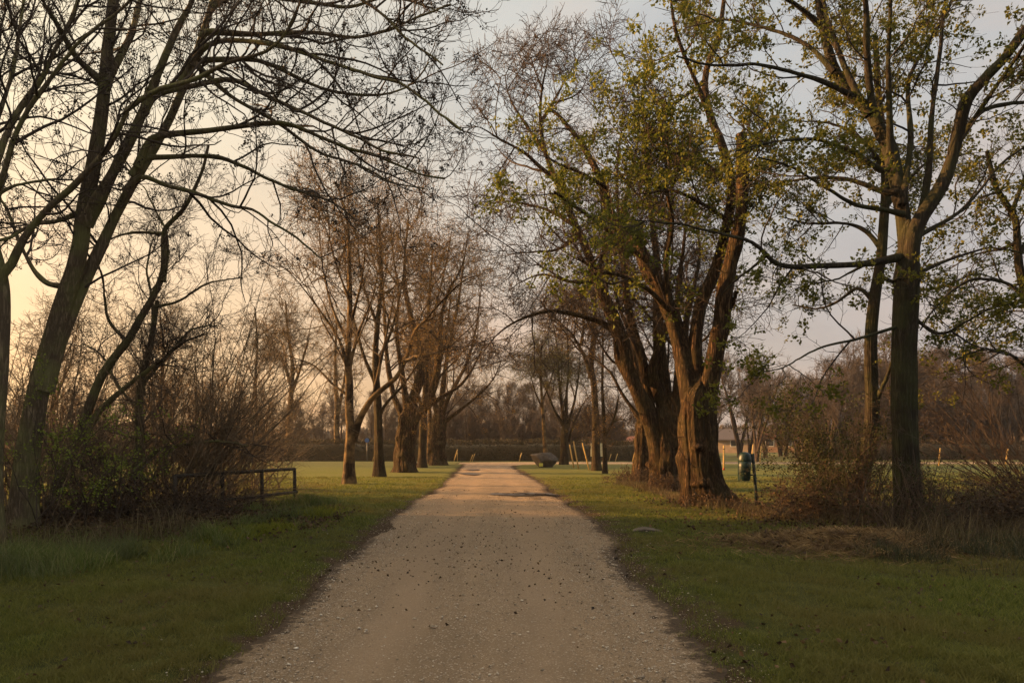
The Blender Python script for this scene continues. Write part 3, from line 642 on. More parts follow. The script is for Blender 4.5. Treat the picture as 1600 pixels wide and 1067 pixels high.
T3L = [([(214, 728), (190, 722), (160, 716), (140, 724), (120, 728)], 8, 3, -.6), ([(214, 740), (240, 756), (265, 775), (272, 800)], 8, 4, .5), ([(220, 725), (250, 702), (280, 697), (330, 690), (380, 700)], 8, 2.5, -.5),
 ([(205, 780), (180, 740), (160, 712), (140, 690)], 8, 3, .5), ([(205, 795), (185, 770), (150, 745), (120, 720)], 7, 3, -.4), ([(219, 640), (190, 610), (160, 560), (130, 540)], 6, 2, .8), ([(222, 600), (260, 560), (300, 520), (340, 510)], 6, 2, -.9), ([(234, 544), (240, 480), (230, 420), (236, 370)], 7, 2, .3)]
tree('hawthorn_tree', 'crooked small bare tree with horizontal low boughs in the middle of the left thicket', 14.0,
     ([(204, 815), (208, 780), (214, 740), (219, 690), (217, 640), (221, 600), (226, 570), (234, 544), (240, 510), (246, 470)], 21, 7), T3L, HAW, 'bark_ash', 'twig_ash', 8, None, flare=.4, from_trunk=(.2, 1), lobes=.06)

def shrub(name, label, x, y, n, hgt, spread, lean, lv, mat, seed, leaf=None, group=None, stem_r=.012, K=14, cat='shrub', base_r=.25, wander=.07, droop=-.02):
    rng = np.random.default_rng(seed); z = float(gz(x, y))
    a = rng.uniform(0, 2 * np.pi, n); tl = np.abs(rng.normal(size=n)) * spread
    st = np.stack([x + rng.normal(size=n) * base_r, y + rng.normal(size=n) * base_r * .7, np.full(n, z - .05)], 1)
    d = nrm(np.stack([np.cos(a) * tl + lean[0], np.sin(a) * tl + lean[1], np.ones(n)], 1)); L = hgt * rng.uniform(.45, 1.1, n)
    pts = [st]; p = st.copy()
    for k in range(K - 1):
        d = nrm(d + rng.normal(size=(n, 3)) * wander + np.array([0, 0, droop])); p = p + d * (L / (K - 1))[:, None]; pts.append(p)
    P = np.stack(pts, 1); Rr = stem_r * rng.uniform(.5, 1.2, n)[:, None] * np.linspace(1, .3, K)[None]
    base = np.array([x, y, z]); e = empty(name, base, label, cat, group)
    V, Fq = tubes([(P, Rr)], 6)
    gens = [[(P, Rr)]]; 
    for q in lv: gens.append([spawn(gens[-1], rng=rng, **q)])
    if lv:
        V2, F2 = tubes([g[0] for g in gens[1:]], 3); Fq = np.vstack([Fq, F2 + len(V)]); V = np.vstack([V, V2])
    link('branches', mesh_arr('branches', V - base, Fq), M[mat], e, smooth=True)
    if leaf:
        lf = leaf; pos, off = clusters(gens[lf.get('lev', -1)][0], lf['n'], lf['per'], rng, lf['c'], lf.get('t', (.2, 1)))
        link('leaves', leaf_mesh('leaves', pos - base, off / lf['c'] * .6, rng.uniform(*lf['s'], len(pos)), rng, .6), M[lf['mat']], e)
    return e
TW = lambda a, b, l1=(.3, .9), l2=(.1, .35), r=.003: [dict(n=a, t=(.15, 1), ang=(42, 16), L=l1, Lt=.4, K=7, wander=.16, up=.02, slender=.009, rmin=r), dict(n=b, t=(.1, 1), ang=(48, 16), L=l2, Lt=.2, K=4, wander=.2, up=.02, slender=.01, rmin=r * .85)]
x, y = GX(285, 808); shrub('hazel_shrub', 'tall bare shrub of many thin stems fanning up and right beside the rail fence', x, y, 52, 5.0, .45, (.40, .0), TW(560, 3600, (.4, 1.2), (.12, .45), .0042), 'twig_shrub', 21, base_r=.3, stem_r=.016)
x, y = GX(300, 800); shrub('bare_bush', 'low tangled bare bush overhanging the rail fence', x + .4, y + .6, 30, 2.4, .8, (.6, .1), TW(200, 1000), 'twig_shrub', 22, wander=.12, droop=-.05)
x, y = GX(165, 815); shrub('bare_bush', 'tangled bare bush between the two leaning trees of the left thicket', x, y + .4, 26, 2.6, .7, (0, 0), TW(200, 1200, (.4, 1.1)), 'twig_shrub', 23, wander=.14)
x, y = GX(20, 830); shrub('bare_bush', 'dense bare bush with reddish stems at the far left edge', x, y + .6, 34, 3.0, .5, (.1, 0), TW(240, 1400, (.4, 1.1)), 'twig_shrub', 24, wander=.12)
for k, (u, v_, lab) in enumerate([(62, 838, 'thin hawthorn sapling breaking into green leaf against the big left trunk'), (165, 826, 'thin hawthorn sapling with scattered green leaves right of the leaning thin tree')]):
    x, y = GX(u, v_); shrub('leafing_hawthorn', lab, x, y, 9, 2.5, .55, (.1, -.05), TW(70, 240, (.3, .9)), 'twig_ash', 250 + k, dict(n=130, per=9, c=.045, s=(.025, .055), mat='leaf_haw'), wander=.12)
for k, (u, D, hh, lab) in enumerate([(120, 17.5, 4.2, 'tall bare brown shrub behind the leaning thin tree'), (235, 18.5, 4.6, 'tall bare brown shrub behind the crooked small tree'), (330, 19.5, 4.4, 'tall bare brown shrub behind the fan shaped shrub'), (20, 18.0, 4.6, 'tall bare brown shrub behind the big left trunk'), (390, 22.0, 3.4, 'bare brown shrub standing behind the rail fence on the meadow side'), (95, 14.6, 4.8, 'tall bare brown shrub at the foot of the leaning thin tree'), (345, 16.4, 4.6, 'tall bare brown shrub just right of the fan shaped shrub')]):
    shrub('bare_shrub', lab, (u - 800) / F * D, D, 30, hh, .5, (.08, 0), TW(260, 1500, (.5, 1.5), (.15, .5), .005), 'twig_shrub', 500 + k, stem_r=.02, base_r=.5, wander=.09)
x, y = GX(300, 822); shrub('bramble', 'low brown bramble tangle at the foot of the fan shaped shrub', x, y + .3, 50, 1.0, 1.2, (0, 0), TW(150, 600, (.2, .5)), 'twig_red', 26, dict(n=500, per=3, c=.03, s=(.03, .06), mat='leaf_dead'), wander=.18, droop=-.1)
x, y = GX(120, 825); shrub('bramble', 'low brown bramble tangle in front of the leaning thin tree', x, y + .2, 60, .9, 1.3, (0, 0), TW(150, 600, (.2, .5)), 'twig_red', 27, dict(n=600, per=3, c=.03, s=(.03, .06), mat='leaf_dead'), wander=.18, droop=-.1)
x, y = GX(215, 822); shrub('bramble', 'low brown bramble tangle around the crooked small tree', x, y, 60, .9, 1.3, (0, 0), TW(150, 600, (.2, .5)), 'twig_red', 29, dict(n=600, per=3, c=.03, s=(.03, .06), mat='leaf_dead'), wander=.18, droop=-.1)
x, y = GX(375, 800); shrub('bramble', 'low brown bramble tangle under the rails of the fence', x - .2, y - .1, 36, .8, 1.2, (0, 0), TW(160, 800, (.2, .5)), 'twig_red', 30, None, wander=.18, droop=-.1)

# rail fence in the left thicket
fx = [(-5.13, 16.9), (-5.45, 15.6), (-5.78, 14.3), (-6.12, 13.0)]
fr = empty('rail_fence', (fx[0][0], fx[0][1], 0), 'dark weathered rail fence half buried in the left thicket', 'fence')
o3 = np.array([fx[0][0], fx[0][1], 0])
for (px_, py_) in fx:
    mb = MB(); mb.tube([(px_ - o3[0], py_ - o3[1], -.2), (px_ - o3[0] + .01, py_ - o3[1], .42), (px_ - o3[0], py_ - o3[1], .86)], [.042, .04, .04], 8); mb.build('post', M['oldwood'], fr, smooth=True)
for zz in (.84, .30):
    mb = MB(); pts = [(px_ - o3[0] + .055 * (0 if zz > .5 else 1), py_ - o3[1], zz + .01 * math.sin(7 * q)) for q, (px_, py_) in enumerate(fx)]
    mb.tube(pts, [.036] * 4, 8); mb.build('rail', M['oldwood'], fr, smooth=True)

# ------------------------------------------------------------------ middle left trees
def MID(a, b, c, L1=(1.3, 3.8), L2=(.6, 1.7), L3=(.2, .8), r=.0065, up=.0, a1=57):
    b = int(b * 1.3); c = int(c * 1.15)
    return [dict(n=a, t=(.28, 1), tp=.7, ang=(a1, 17), L=L1, Lt=.45, K=9, wander=.15, up=up, slender=.014, rmin=r * 1.8, zlow=3), dict(n=b, t=(.2, 1), ang=(52, 17), L=L2, Lt=.4, K=7, wander=.17, up=up * .8, slender=.012, rmin=r * 1.25), dict(n=c, t=(.15, 1), ang=(52, 17), L=L3, Lt=.3, K=5, wander=.18, up=.02, slender=.011, rmin=r)]
LB = lambda n, per=4, s=(.03, .06), mat='leaf_bud', c=.05: dict(name='buds', lev=3, n=int(n * 1.4), per=per, c=c, s=s, t=(.3, 1.), mat=mat)
tree('plane_tree', 'slim tree with flaking bark and a low forked limb, nearest in the left row', 25,
     ([(546, 757), (546, 720), (548, 673), (546, 640), (546, 601), (544, 560), (547, 500), (547, 450), (546, 400), (543, 343), (534, 310), (526, 285)], 18, 2.5),
     [([(550, 688), (562, 655), (580, 624), (602, 604), (622, 586), (636, 555), (647, 519), (664, 500), (690, 470), (720, 440), (745, 430)], 11, 2, -1.5), ([(584, 620), (590, 590), (600, 540), (612, 480), (622, 430)], 7, 2, .8),
      ([(546, 600), (535, 545), (520, 515), (488, 472), (462, 440), (440, 415)], 6.5, 1.6, -1.0), ([(546, 575), (560, 520), (580, 470), (592, 420), (600, 370)], 6, 1.6, 1.2), ([(545, 540), (520, 480), (505, 420), (498, 360)], 6, 1.6, 1.5), ([(547, 620), (520, 600), (490, 570), (455, 555), (420, 540)], 5, 1.4, .5), ([(547, 510), (565, 440), (572, 380), (570, 330)], 5, 1.4, -1.4), ([(546, 470), (528, 420), (515, 370), (512, 320)], 4.5, 1.4, -.8)],
     MID(100, 750, 3200), 'bark_plane', 'twig_mid', 31, big=12, leaf=LB(1500, s=(.025, .05)), flare=.5, from_trunk=(.45, 1))
tree('lime_tree', 'slender smooth trunked tree, second in the row left of the path', 30,
     ([(593, 747), (592, 700), (591, 650), (589, 610), (586, 560), (590, 500), (596, 440), (594, 380), (590, 330)], 17, 2.5),
     [([(592, 650), (604, 630), (630, 600), (655, 560), (672, 520)], 6, 1.6, -1), ([(588, 600), (570, 560), (552, 500), (540, 450), (535, 400)], 7, 1.6, 1.2), ([(588, 570), (610, 520), (625, 460), (632, 400), (628, 350)], 6, 1.5, .8), ([(590, 510), (570, 450), (562, 390), (566, 330)], 5, 1.4, -1)],
     MID(80, 600, 2500), 'bark_mid', 'twig_mid', 32, big=14, leaf=LB(1500), flare=.5, from_trunk=(.4, 1))
tree('pollard_lime_tree', 'thickest pollarded trunk with swollen knobs in the row left of the path', 35,
     ([(632, 739), (631, 715), (633, 690), (636, 665), (640, 645), (640, 625)], 32, 30),
     [([(634, 700), (640, 660), (645, 625), (655, 595), (660, 560), (650, 519), (640, 480), (634, 440), (636, 390), (640, 340), (636, 315)], 22, 2.2, .8), ([(637, 690), (648, 655), (668, 630), (682, 590), (686, 540), (690, 490), (700, 455), (720, 420), (728, 392)], 19, 2.2, -1.2), ([(632, 695), (630, 655), (616, 620), (606, 570), (602, 510), (598, 450), (590, 390), (588, 340)], 12, 2, 1.5), ([(636, 640), (628, 580), (620, 520), (624, 460), (616, 400), (612, 350)], 10, 2, -1.6), ([(650, 650), (690, 620), (720, 600), (745, 560), (760, 520)], 9, 2, 1.0)],
     MID(110, 750, 2900), 'bark_lime', 'twig_lime', 33, burl=20, big=20, leaf=LB(1500, s=(.035, .07)), extra=70, flare=.35, from_trunk=(0, 0), lobes=.14)
tree('lime_tree', 'narrow upright trunk just behind the thickest pollard left of the path', 41.5,
     ([(660, 731), (660, 700), (661, 660), (664, 620), (666, 570), (668, 510), (672, 450), (676, 390)], 14, 2.5), [([(662, 650), (650, 600), (645, 550), (640, 500)], 7, 1.6, 1), ([(664, 620), (684, 580), (696, 530), (704, 470), (706, 420)], 7, 1.6, -1)],
     MID(80, 650, 2600, r=.008), 'bark_mid', 'twig_lime', 34, big=12, leaf=LB(1400, s=(.04, .08)), flare=.4, from_trunk=(.35, 1))
tree('pollard_lime_tree', 'far stout pollard at the end of the row left of the path', 46,
     ([(684, 727), (683, 705), (685, 680), (687, 655), (688, 635)], 25, 24),
     [([(685, 695), (690, 660), (698, 627), (715, 595), (732, 560), (742, 520), (748, 480), (752, 440)], 10, 1.8, -1), ([(684, 690), (684, 655), (676, 610), (672, 560), (676, 500), (690, 440), (700, 390), (706, 350)], 10, 1.8, 1), ([(688, 650), (694, 590), (704, 530), (716, 470), (724, 410), (730, 360)], 10, 1.8, .4), ([(692, 660), (720, 640), (750, 615), (772, 590), (785, 560)], 7, 1.6, -1.5)],
     MID(100, 650, 2400, r=.008, L1=(1.4, 3.8), L2=(.6, 1.8)), 'bark_lime', 'twig_lime', 35, burl=18, big=20, leaf=LB(1300, s=(.045, .085)), extra=60, flare=.35, from_trunk=(0, 0), lobes=.14)
tree('lime_tree', 'short pale trunk seen between the two pollards left of the path', 49, ([(671, 726), (671, 700), (672, 660), (670, 610), (668, 560), (664, 500)], 9, 2), [], MID(70, 500, 1600, r=.009), 'bark_plane', 'twig_lime', 36, big=8, leaf=LB(600, s=(.04, .08)), flare=.3, from_trunk=(.35, 1))
tree('lime_tree', 'pale trunk forking high on the meadow beyond the fence end', 57, ([(527, 721), (527, 700), (526, 670), (527, 640), (525, 600), (524, 560), (526, 500)], 11, 2.5), [([(528, 645), (535, 610), (541, 570), (545, 520)], 6, 1.5, 1)], MID(60, 450, 1700, r=.009), 'bark_plane', 'twig_mid', 37, big=10, leaf=LB(900, s=(.05, .09)), flare=.3, from_trunk=(.35, 1))
tree('lime_tree', 'tall pale trunk on the meadow behind the fan shaped shrub', 60, ([(450, 719), (451, 690), (453, 650), (455, 610), (457, 570), (450, 520), (446, 470)], 12, 2.5), [([(455, 615), (468, 580), (480, 540), (488, 500)], 6, 1.5, -1), ([(455, 600), (440, 560), (420, 530), (404, 500)], 6, 1.5, 1)], MID(70, 500, 1900, r=.009), 'bark_plane', 'twig_mid', 38, big=12, leaf=LB(900, s=(.05, .09)), flare=.3, from_trunk=(.35, 1))
tree('lime_tree', 'dark slim trunk on the meadow behind the rail fence', 52, ([(401, 722), (401, 680), (400, 640), (399, 590), (402, 540), (398, 480)], 7, 2), [], MID(50, 360, 1500, r=.009), 'bark_mid', 'twig_mid', 39, big=8, leaf=None, flare=.3, from_trunk=(.3, 1))
tree('lime_tree', 'thin bare tree on the meadow seen between the leaning stems at far left', 48, ([(80, 722), (82, 690), (82, 650), (85, 600), (90, 540), (86, 480)], 11, 2.5), [([(83, 640), (96, 600), (112, 560), (120, 510)], 6, 1.5, 1)], MID(70, 500, 2000, r=.009, L1=(1.5, 4)), 'bark_mid', 'twig_mid', 40, big=12, leaf=None, flare=.3, from_trunk=(.3, 1))
tree('lime_tree', 'bare tree on the meadow behind the crooked small tree', 50, ([(252, 722), (252, 680), (250, 640), (252, 600), (256, 550), (250, 500)], 10, 2.5), [([(251, 640), (238, 600), (225, 560), (220, 510)], 5, 1.5, 1)], MID(70, 500, 2000, r=.009, L1=(1.5, 4)), 'bark_mid', 'twig_mid', 41, big=12, leaf=None, flare=.3, from_trunk=(.3, 1))

# ------------------------------------------------------------------ big limes right of the path
up_bias = lambda p: np.clip((p[:, -1, 2] - 3.2) / 3, .05, 1)
tree('old_lime_tree', 'nearest massive furrowed trunk right of the path, one limb ending in a sawn stump', 16.9,
     ([(1105, 790), (1101, 770), (1097, 745), (1094, 712), (1092, 680), (1090, 650), (1091, 622), (1097, 605), (1100, 585)], 64, 58),
     [([(1090, 690), (1086, 650), (1080, 615), (1075, 589), (1064, 544), (1052, 499), (1040, 470), (1028, 445), (1012, 420), (995, 375), (960, 340), (945, 286), (925, 245), (905, 212), (881, 181), (860, 165)], 40, 6, 1.2),
      ([(1096, 690), (1100, 650), (1104, 615), (1112, 580), (1121, 535), (1127, 506), (1131, 460), (1139, 420), (1148, 387), (1157, 340), (1163, 286), (1163, 240), (1161, 203)], 37, 15, -.5),
      ([(1163, 250), (1170, 235), (1180, 220), (1193, 203), (1199, 196)], 8, 5, .3),
      ([(1094, 660), (1090, 600), (1086, 545), (1090, 500), (1098, 465), (1110, 440), (1124, 400), (1140, 330), (1143, 286), (1130, 230), (1113, 189), (1100, 134), (1108, 90), (1122, 60), (1130, 0), (1134, -70)], 26, 6, 1.0),
      ([(1112, 190), (1085, 120), (1060, 60), (1048, -10)], 9, 4, -1), ([(1098, 130), (1070, 150), (1040, 170), (1015, 200)], 6, 2.5, -1.4), ([(1140, 290), (1095, 250), (1060, 240), (1020, 235)], 7, 2.5, -1.8),
      ([(1034, 455), (1010, 410), (970, 375), (930, 345), (890, 315), (858, 292)], 10, 3, -1.5), ([(1050, 490), (1015, 455), (975, 432), (935, 420), (900, 400)], 9, 3, -2.0), ([(950, 296), (915, 275), (880, 262), (855, 250)], 7, 3, -.8), ([(1145, 350), (1100, 320), (1060, 300), (1010, 300)], 8, 3, -1.5),
      ([(1128, 500), (1144, 480), (1152, 462)], 9, 6, -.3), ([(1050, 490), (1040, 420), (1050, 350), (1040, 280), (1046, 200)], 10, 3, -.8)],
     MID(110, 900, 3000, r=.0045, L1=(.9, 2.6), L2=(.4, 1.2), L3=(.15, .5)), 'bark_lime', 'twig_lime', 51, burl=7, big=8, bigL=(1.5, 3.5), extra=140, leaf=
     [dict(name='leaves', lev=3, n=900, per=18, c=.065, s=(.06, .115), t=(.6, 1.), mat='leaf_lime', bias=up_bias)], flare=.55, from_trunk=(0, 0), lobes=.09)
tree('old_lime_tree', 'broad many limbed old trunk, second in line right of the path', 21.9,
     ([(1042, 767), (1040, 750), (1040, 730), (1041, 705), (1043, 680), (1045, 655), (1046, 615)], 44, 50),
     [([(1036, 745), (1030, 705), (1018, 662), (1000, 622), (981, 577), (974, 536), (955, 491), (936, 450), (928, 430), (915, 390), (898, 354), (880, 310), (862, 270), (850, 231), (845, 189), (848, 140), (856, 100)], 32, 3.5, -1.5),
      ([(1020, 680), (1012, 620), (1004, 562), (992, 521), (981, 472), (975, 420), (970, 360), (965, 300), (968, 240), (975, 190)], 20, 3, 1.5),
      ([(1043, 700), (1040, 650), (1036, 590), (1030, 544), (1027, 487), (1026, 430), (1020, 370), (1010, 300), (1008, 230), (1015, 170)], 30, 3, 1.0), ([(1048, 700), (1055, 650), (1060, 600), (1062, 560), (1058, 500), (1062, 440), (1070, 380), (1076, 320)], 26, 3, -1.0),
      ([(1050, 690), (1075, 640), (1085, 590), (1070, 530), (1082, 460), (1095, 400), (1088, 340)], 22, 3, .8), ([(1040, 640), (1020, 580), (1040, 520), (1048, 460), (1040, 400), (1052, 330), (1046, 270)], 18, 3, -.4), ([(984, 590), (966, 560), (962, 520), (946, 480), (940, 420), (950, 370), (944, 320), (950, 260)], 14, 2.5, .9),
      ([(960, 516), (944, 506), (925, 499), (899, 491), (876, 487), (857, 486), (827, 493), (800, 505), (775, 524), (755, 550)], 10, 1.8, -1.2),
      ([(868, 280), (845, 262), (820, 240), (790, 222), (760, 205), (735, 195)], 8, 1.6, -1), ([(850, 235), (825, 200), (800, 160), (790, 120), (800, 95)], 6, 1.4, 1), ([(846, 190), (870, 150), (890, 115), (905, 95)], 6, 1.4, .5), ([(862, 162), (900, 150), (915, 130), (918, 110)], 4, 1.2, -.5), ([(848, 140), (835, 110), (830, 85)], 4, 1.2, 0),
      ([(895, 350), (860, 330), (825, 320), (790, 315), (755, 320)], 7, 1.5, 1.2), ([(905, 370), (870, 390), (830, 395), (795, 400)], 6, 1.4, -1.5), ([(930, 440), (890, 440), (850, 430), (815, 440), (785, 460)], 7, 1.5, 1.5), ([(970, 340), (990, 260), (1000, 180), (995, 130), (985, 100)], 7, 1.5, 1.5)],
     MID(340, 3000, 10500, r=.0068, up=-.025, a1=62, L1=(1.0, 2.8), L2=(.4, 1.3), L3=(.15, .6)), 'bark_lime', 'twig_lime', 52, burl=22, big=26, extra=260, leaf=[dict(name='buds', lev=3, n=1200, per=3, c=.03, s=(.02, .04), t=(.3, 1.), mat='leaf_bud')], flare=.3, from_trunk=(0, 0), lobes=.16)
tree('old_lime_tree', 'rearmost of the three old trunks right of the path with shoots at its foot', 27,
     ([(1003, 753), (1003, 735), (1004, 710), (1005, 690), (1008, 660), (1010, 630)], 28, 26),
     [([(1004, 700), (1008, 650), (1000, 600), (990, 550), (985, 500), (978, 440), (984, 380), (978, 320)], 14, 2.5, 1), ([(1006, 700), (1012, 640), (1020, 580), (1030, 520), (1040, 460), (1050, 400), (1048, 340)], 14, 2.5, 1.2), ([(1004, 660), (975, 620), (950, 580), (925, 560), (900, 550)], 8, 2, .6)],
     MID(120, 1000, 3600, r=.006), 'bark_lime', 'twig_lime', 53, burl=18, big=12, leaf=LB(1200), extra=160, flare=.3, from_trunk=(0, 0), lobes=.14)
for k, (u, v_, nn, hh, lab) in enumerate([(985, 754, 60, .75, 'brown tuft of basal shoots left of the rearmost old trunk'), (1045, 768, 70, .8, 'brown shoots sprouting round the second old trunk'), (1120, 791, 40, .35, 'short brown shoots at the foot of the nearest old trunk')]):
    x, y = GX(u, v_); shrub('basal_shoots', lab, x, y - .45, nn, hh, .8, (-.1, 0), TW(160, 400, (.1, .3), (.05, .15), .0045), 'twig_red', 200 + k, dict(n=250, per=3, c=.03, s=(.03, .06), mat='leaf_dead'), base_r=.4, wander=.12)
tree('lime_tree', 'straight grey trunk in front of the pale notice panel', 37,
     ([(932, 737), (931, 700), (931, 670), (930, 637), (928, 600), (924, 575), (926, 545), (929, 510), (930, 470), (936, 420)], 15, 4), [([(925, 590), (918, 568), (908, 545), (895, 522), (880, 506), (864, 492)], 9, 2, -1), ([(908, 540), (912, 505), (906, 470), (900, 430)], 5, 1.5, 1)],
     MID(80, 650, 2600, r=.007), 'bark_mid', 'twig_lime', 54, big=8, leaf=LB(500), flare=.3, from_trunk=(.45, 1))
tree('young_lime_tree', 'thin young tree with a low fork right of the notice panel', 33.5,
     ([(945, 741), (945, 715), (944, 690), (945, 675), (943, 650), (941, 600), (942, 550), (940, 500)], 8, 2), [([(945, 680), (955, 664), (962, 645), (966, 620), (964, 590)], 5, 1.5, -.6), ([(944, 676), (930, 672), (918, 674), (910, 685)], 3, 1.2, -.8), ([(957, 660), (972, 655), (985, 662)], 3, 1.2, .5)],
     MID(50, 380, 1500, r=.006, L1=(.8, 2)), 'bark_mid', 'twig_lime', 55, LB(300), flare=.4, from_trunk=(.45, 1))
tree('multi_stem_tree', 'tree fanning into many upright stems with pale young leaves behind the boulder', 47.5,
     ([(881, 727), (882, 705), (882, 680), (884, 660)], 13, 12), [([(883, 668), (876, 620), (872, 570), (870, 530), (862, 490)], 6, 1.6, 1), ([(884, 665), (885, 620), (888, 570), (886, 520), (890, 480)], 6, 1.6, -1), ([(886, 668), (897, 630), (904, 590), (908, 545)], 6, 1.6, .5), ([(888, 690), (898, 660), (912, 630), (930, 610)], 5, 1.5, -.5), ([(881, 665), (866, 640), (850, 600), (836, 570)], 5, 1.5, -.8)],
     MID(90, 700, 2400, r=.008), 'bark_mid', 'twig_mid', 56, big=6, leaf=dict(name='leaves', lev=3, n=1500, per=4, c=.08, s=(.05, .09), t=(.3, 1.), mat='leaf_pale'), flare=.3, from_trunk=(.7, 1))
tree('young_tree', 'slim tree in pale new leaf rising right behind the boulder', 45.5,
     ([(855, 728), (852, 700), (850, 670), (848, 640), (846, 610), (845, 570), (848, 530)], 8, 2), [([(848, 640), (836, 610), (828, 580), (820, 560)], 3.5, 1.2, .5), ([(848, 625), (862, 590), (868, 560)], 3.5, 1.2, -.5)],
     MID(60, 450, 1500, r=.007, L1=(.8, 2.0)), 'bark_plane', 'twig_mid', 57, dict(name='leaves', lev=3, n=1700, per=4, c=.08, s=(.05, .09), t=(.3, 1.), mat='leaf_pale'), flare=.3, from_trunk=(.45, 1))

# ------------------------------------------------------------------ maples at the right edge
MAP = [dict(n=170, t=(.25, 1), ang=(50, 15), L=(.6, 1.9), Lt=.4, K=9, wander=.17, up=.03, slender=.011, rmin=.005, zlow=2), dict(n=1000, t=(.15, 1), ang=(48, 15), L=(.25, .8), Lt=.3, K=7, wander=.2, up=.05, slender=.01, rmin=.0036), dict(n=3400, t=(.2, 1), ang=(46, 15), L=(.1, .34), Lt=.2, K=4, wander=.2, up=.06, slender=.012, rmin=.003)]
MLEAF = dict(name='leaves', lev=3, n=1450, per=14, c=.032, s=(.042, .08), t=(.88, 1.), mat='leaf_maple', spread=.7)
tree('maple_tree', 'tall dark trunk at the right dividing into spreading limbs dotted with small new leaves', 11.8,
     ([(1424, 842), (1424, 815), (1420, 780), (1415, 720), (1413, 660), (1412, 600), (1413, 540), (1416, 480), (1419, 422), (1421, 380), (1421, 345)], 39, 36),
     [([(1415, 440), (1416, 390), (1408, 320), (1390, 234), (1376, 206), (1353, 169), (1325, 145), (1301, 108), (1290, 70), (1283, 47), (1276, 0), (1270, -80)], 29, 9, 1.0),
      ([(1372, 195), (1362, 159), (1355, 84), (1353, 0), (1350, -80)], 13, 6, -.7), ([(1358, 180), (1344, 155), (1311, 84), (1287, 9), (1270, -70)], 12, 5, .9), ([(1391, 240), (1390, 180), (1390, 94), (1392, 0), (1396, -80)], 10, 4, -1.1), ([(1410, 320), (1423, 220), (1419, 131), (1437, 84), (1475, 19), (1500, -60)], 10, 4, 1.4),
      ([(1419, 440), (1424, 385), (1436, 345), (1447, 328), (1475, 281), (1494, 220), (1508, 159), (1536, 122), (1569, 89), (1600, 47), (1650, 0), (1700, -60)], 27, 8, -1.0), ([(1488, 245), (1503, 211), (1536, 173), (1570, 160), (1605, 155), (1660, 150)], 11, 4, .8), ([(1440, 332), (1452, 260), (1456, 187), (1466, 108), (1475, 28), (1480, -50)], 11, 4, 1.0), ([(1495, 222), (1508, 206), (1559, 136), (1597, 84), (1640, 20)], 9, 3.5, -1.6),
      ([(1415, 402), (1400, 403), (1353, 412), (1301, 415), (1240, 417), (1212, 412), (1196, 398), (1180, 383), (1164, 375), (1130, 366), (1100, 360), (1050, 351), (995, 345), (990, 346)], 12, 1.4, -1.6),
      ([(1196, 400), (1175, 420), (1150, 440), (1135, 462)], 5, 2, .5), ([(1353, 413), (1330, 425), (1300, 440), (1243, 456)], 4.5, 1.6, .4),
      ([(1392, 250), (1381, 267), (1334, 239), (1287, 220), (1240, 215), (1190, 222), (1150, 230)], 9, 2.2, -1.4), ([(1402, 300), (1381, 300), (1325, 281), (1259, 281), (1200, 290), (1150, 300)], 9, 2.2, 1.2), ([(1412, 335), (1381, 328), (1334, 319), (1280, 290), (1230, 262), (1180, 250)], 8, 2.2, -.8),
      ([(1335, 152), (1290, 130), (1240, 115), (1180, 105), (1120, 110), (1060, 95)], 8, 2.2, -1.7), ([(1303, 112), (1260, 70), (1200, 45), (1130, 30), (1070, 40)], 8, 2.2, 1.3), ([(1283, 40), (1230, 0), (1170, -20), (1100, -10), (1040, 0)], 8, 2.2, -1.0),
      ([(1424, 372), (1442, 365), (1503, 328), (1550, 272), (1580, 245), (1620, 220)], 8, 2.4, 1.2), ([(1410, 508), (1394, 513), (1337, 530), (1281, 544), (1234, 572), (1178, 590)], 6, 1.2, -1.4), ([(1416, 480), (1440, 505), (1470, 520), (1510, 500), (1560, 470)], 7, 2, -1.0), ([(1418, 440), (1450, 420), (1500, 400), (1550, 390), (1610, 400)], 7, 2, .8)],
     MAP, 'bark_maple', 'twig_maple', 61, MLEAF, dome=.80, flare=.55, from_trunk=(.5, 1), lobes=.07)
tree('maple_tree', 'slimmer leaning dark trunk close behind the tall right one', 15.0,
     ([(1332, 800), (1336, 775), (1345, 740), (1354, 712), (1361, 670), (1363, 637), (1361, 580), (1361, 520), (1366, 470), (1372, 430), (1377, 400), (1381, 345), (1384, 290), (1380, 220), (1372, 140), (1368, 60)], 27, 8),
     [([(1364, 640), (1376, 610), (1388, 585), (1394, 560)], 9, 4, -.6), ([(1365, 470), (1340, 450), (1310, 470), (1280, 480), (1240, 475)], 7, 2, 1), ([(1378, 390), (1350, 360), (1310, 350), (1260, 352), (1220, 340)], 8, 2, 1.2), ([(1380, 330), (1410, 290), (1450, 250), (1500, 240)], 8, 2, 1), ([(1384, 270), (1350, 220), (1300, 190), (1240, 180)], 7, 2, .8), ([(1372, 430), (1420, 450), (1470, 450), (1520, 430), (1560, 440)], 6, 2, 1.4)],
     [dict(MAP[0], n=90), dict(MAP[1], n=650, rmin=.0042), dict(MAP[2], n=2200, rmin=.0036)], 'bark_maple', 'twig_maple', 62, dict(MLEAF, n=900, s=(.04, .075)), flare=.4, from_trunk=(.4, 1), lobes=.06)
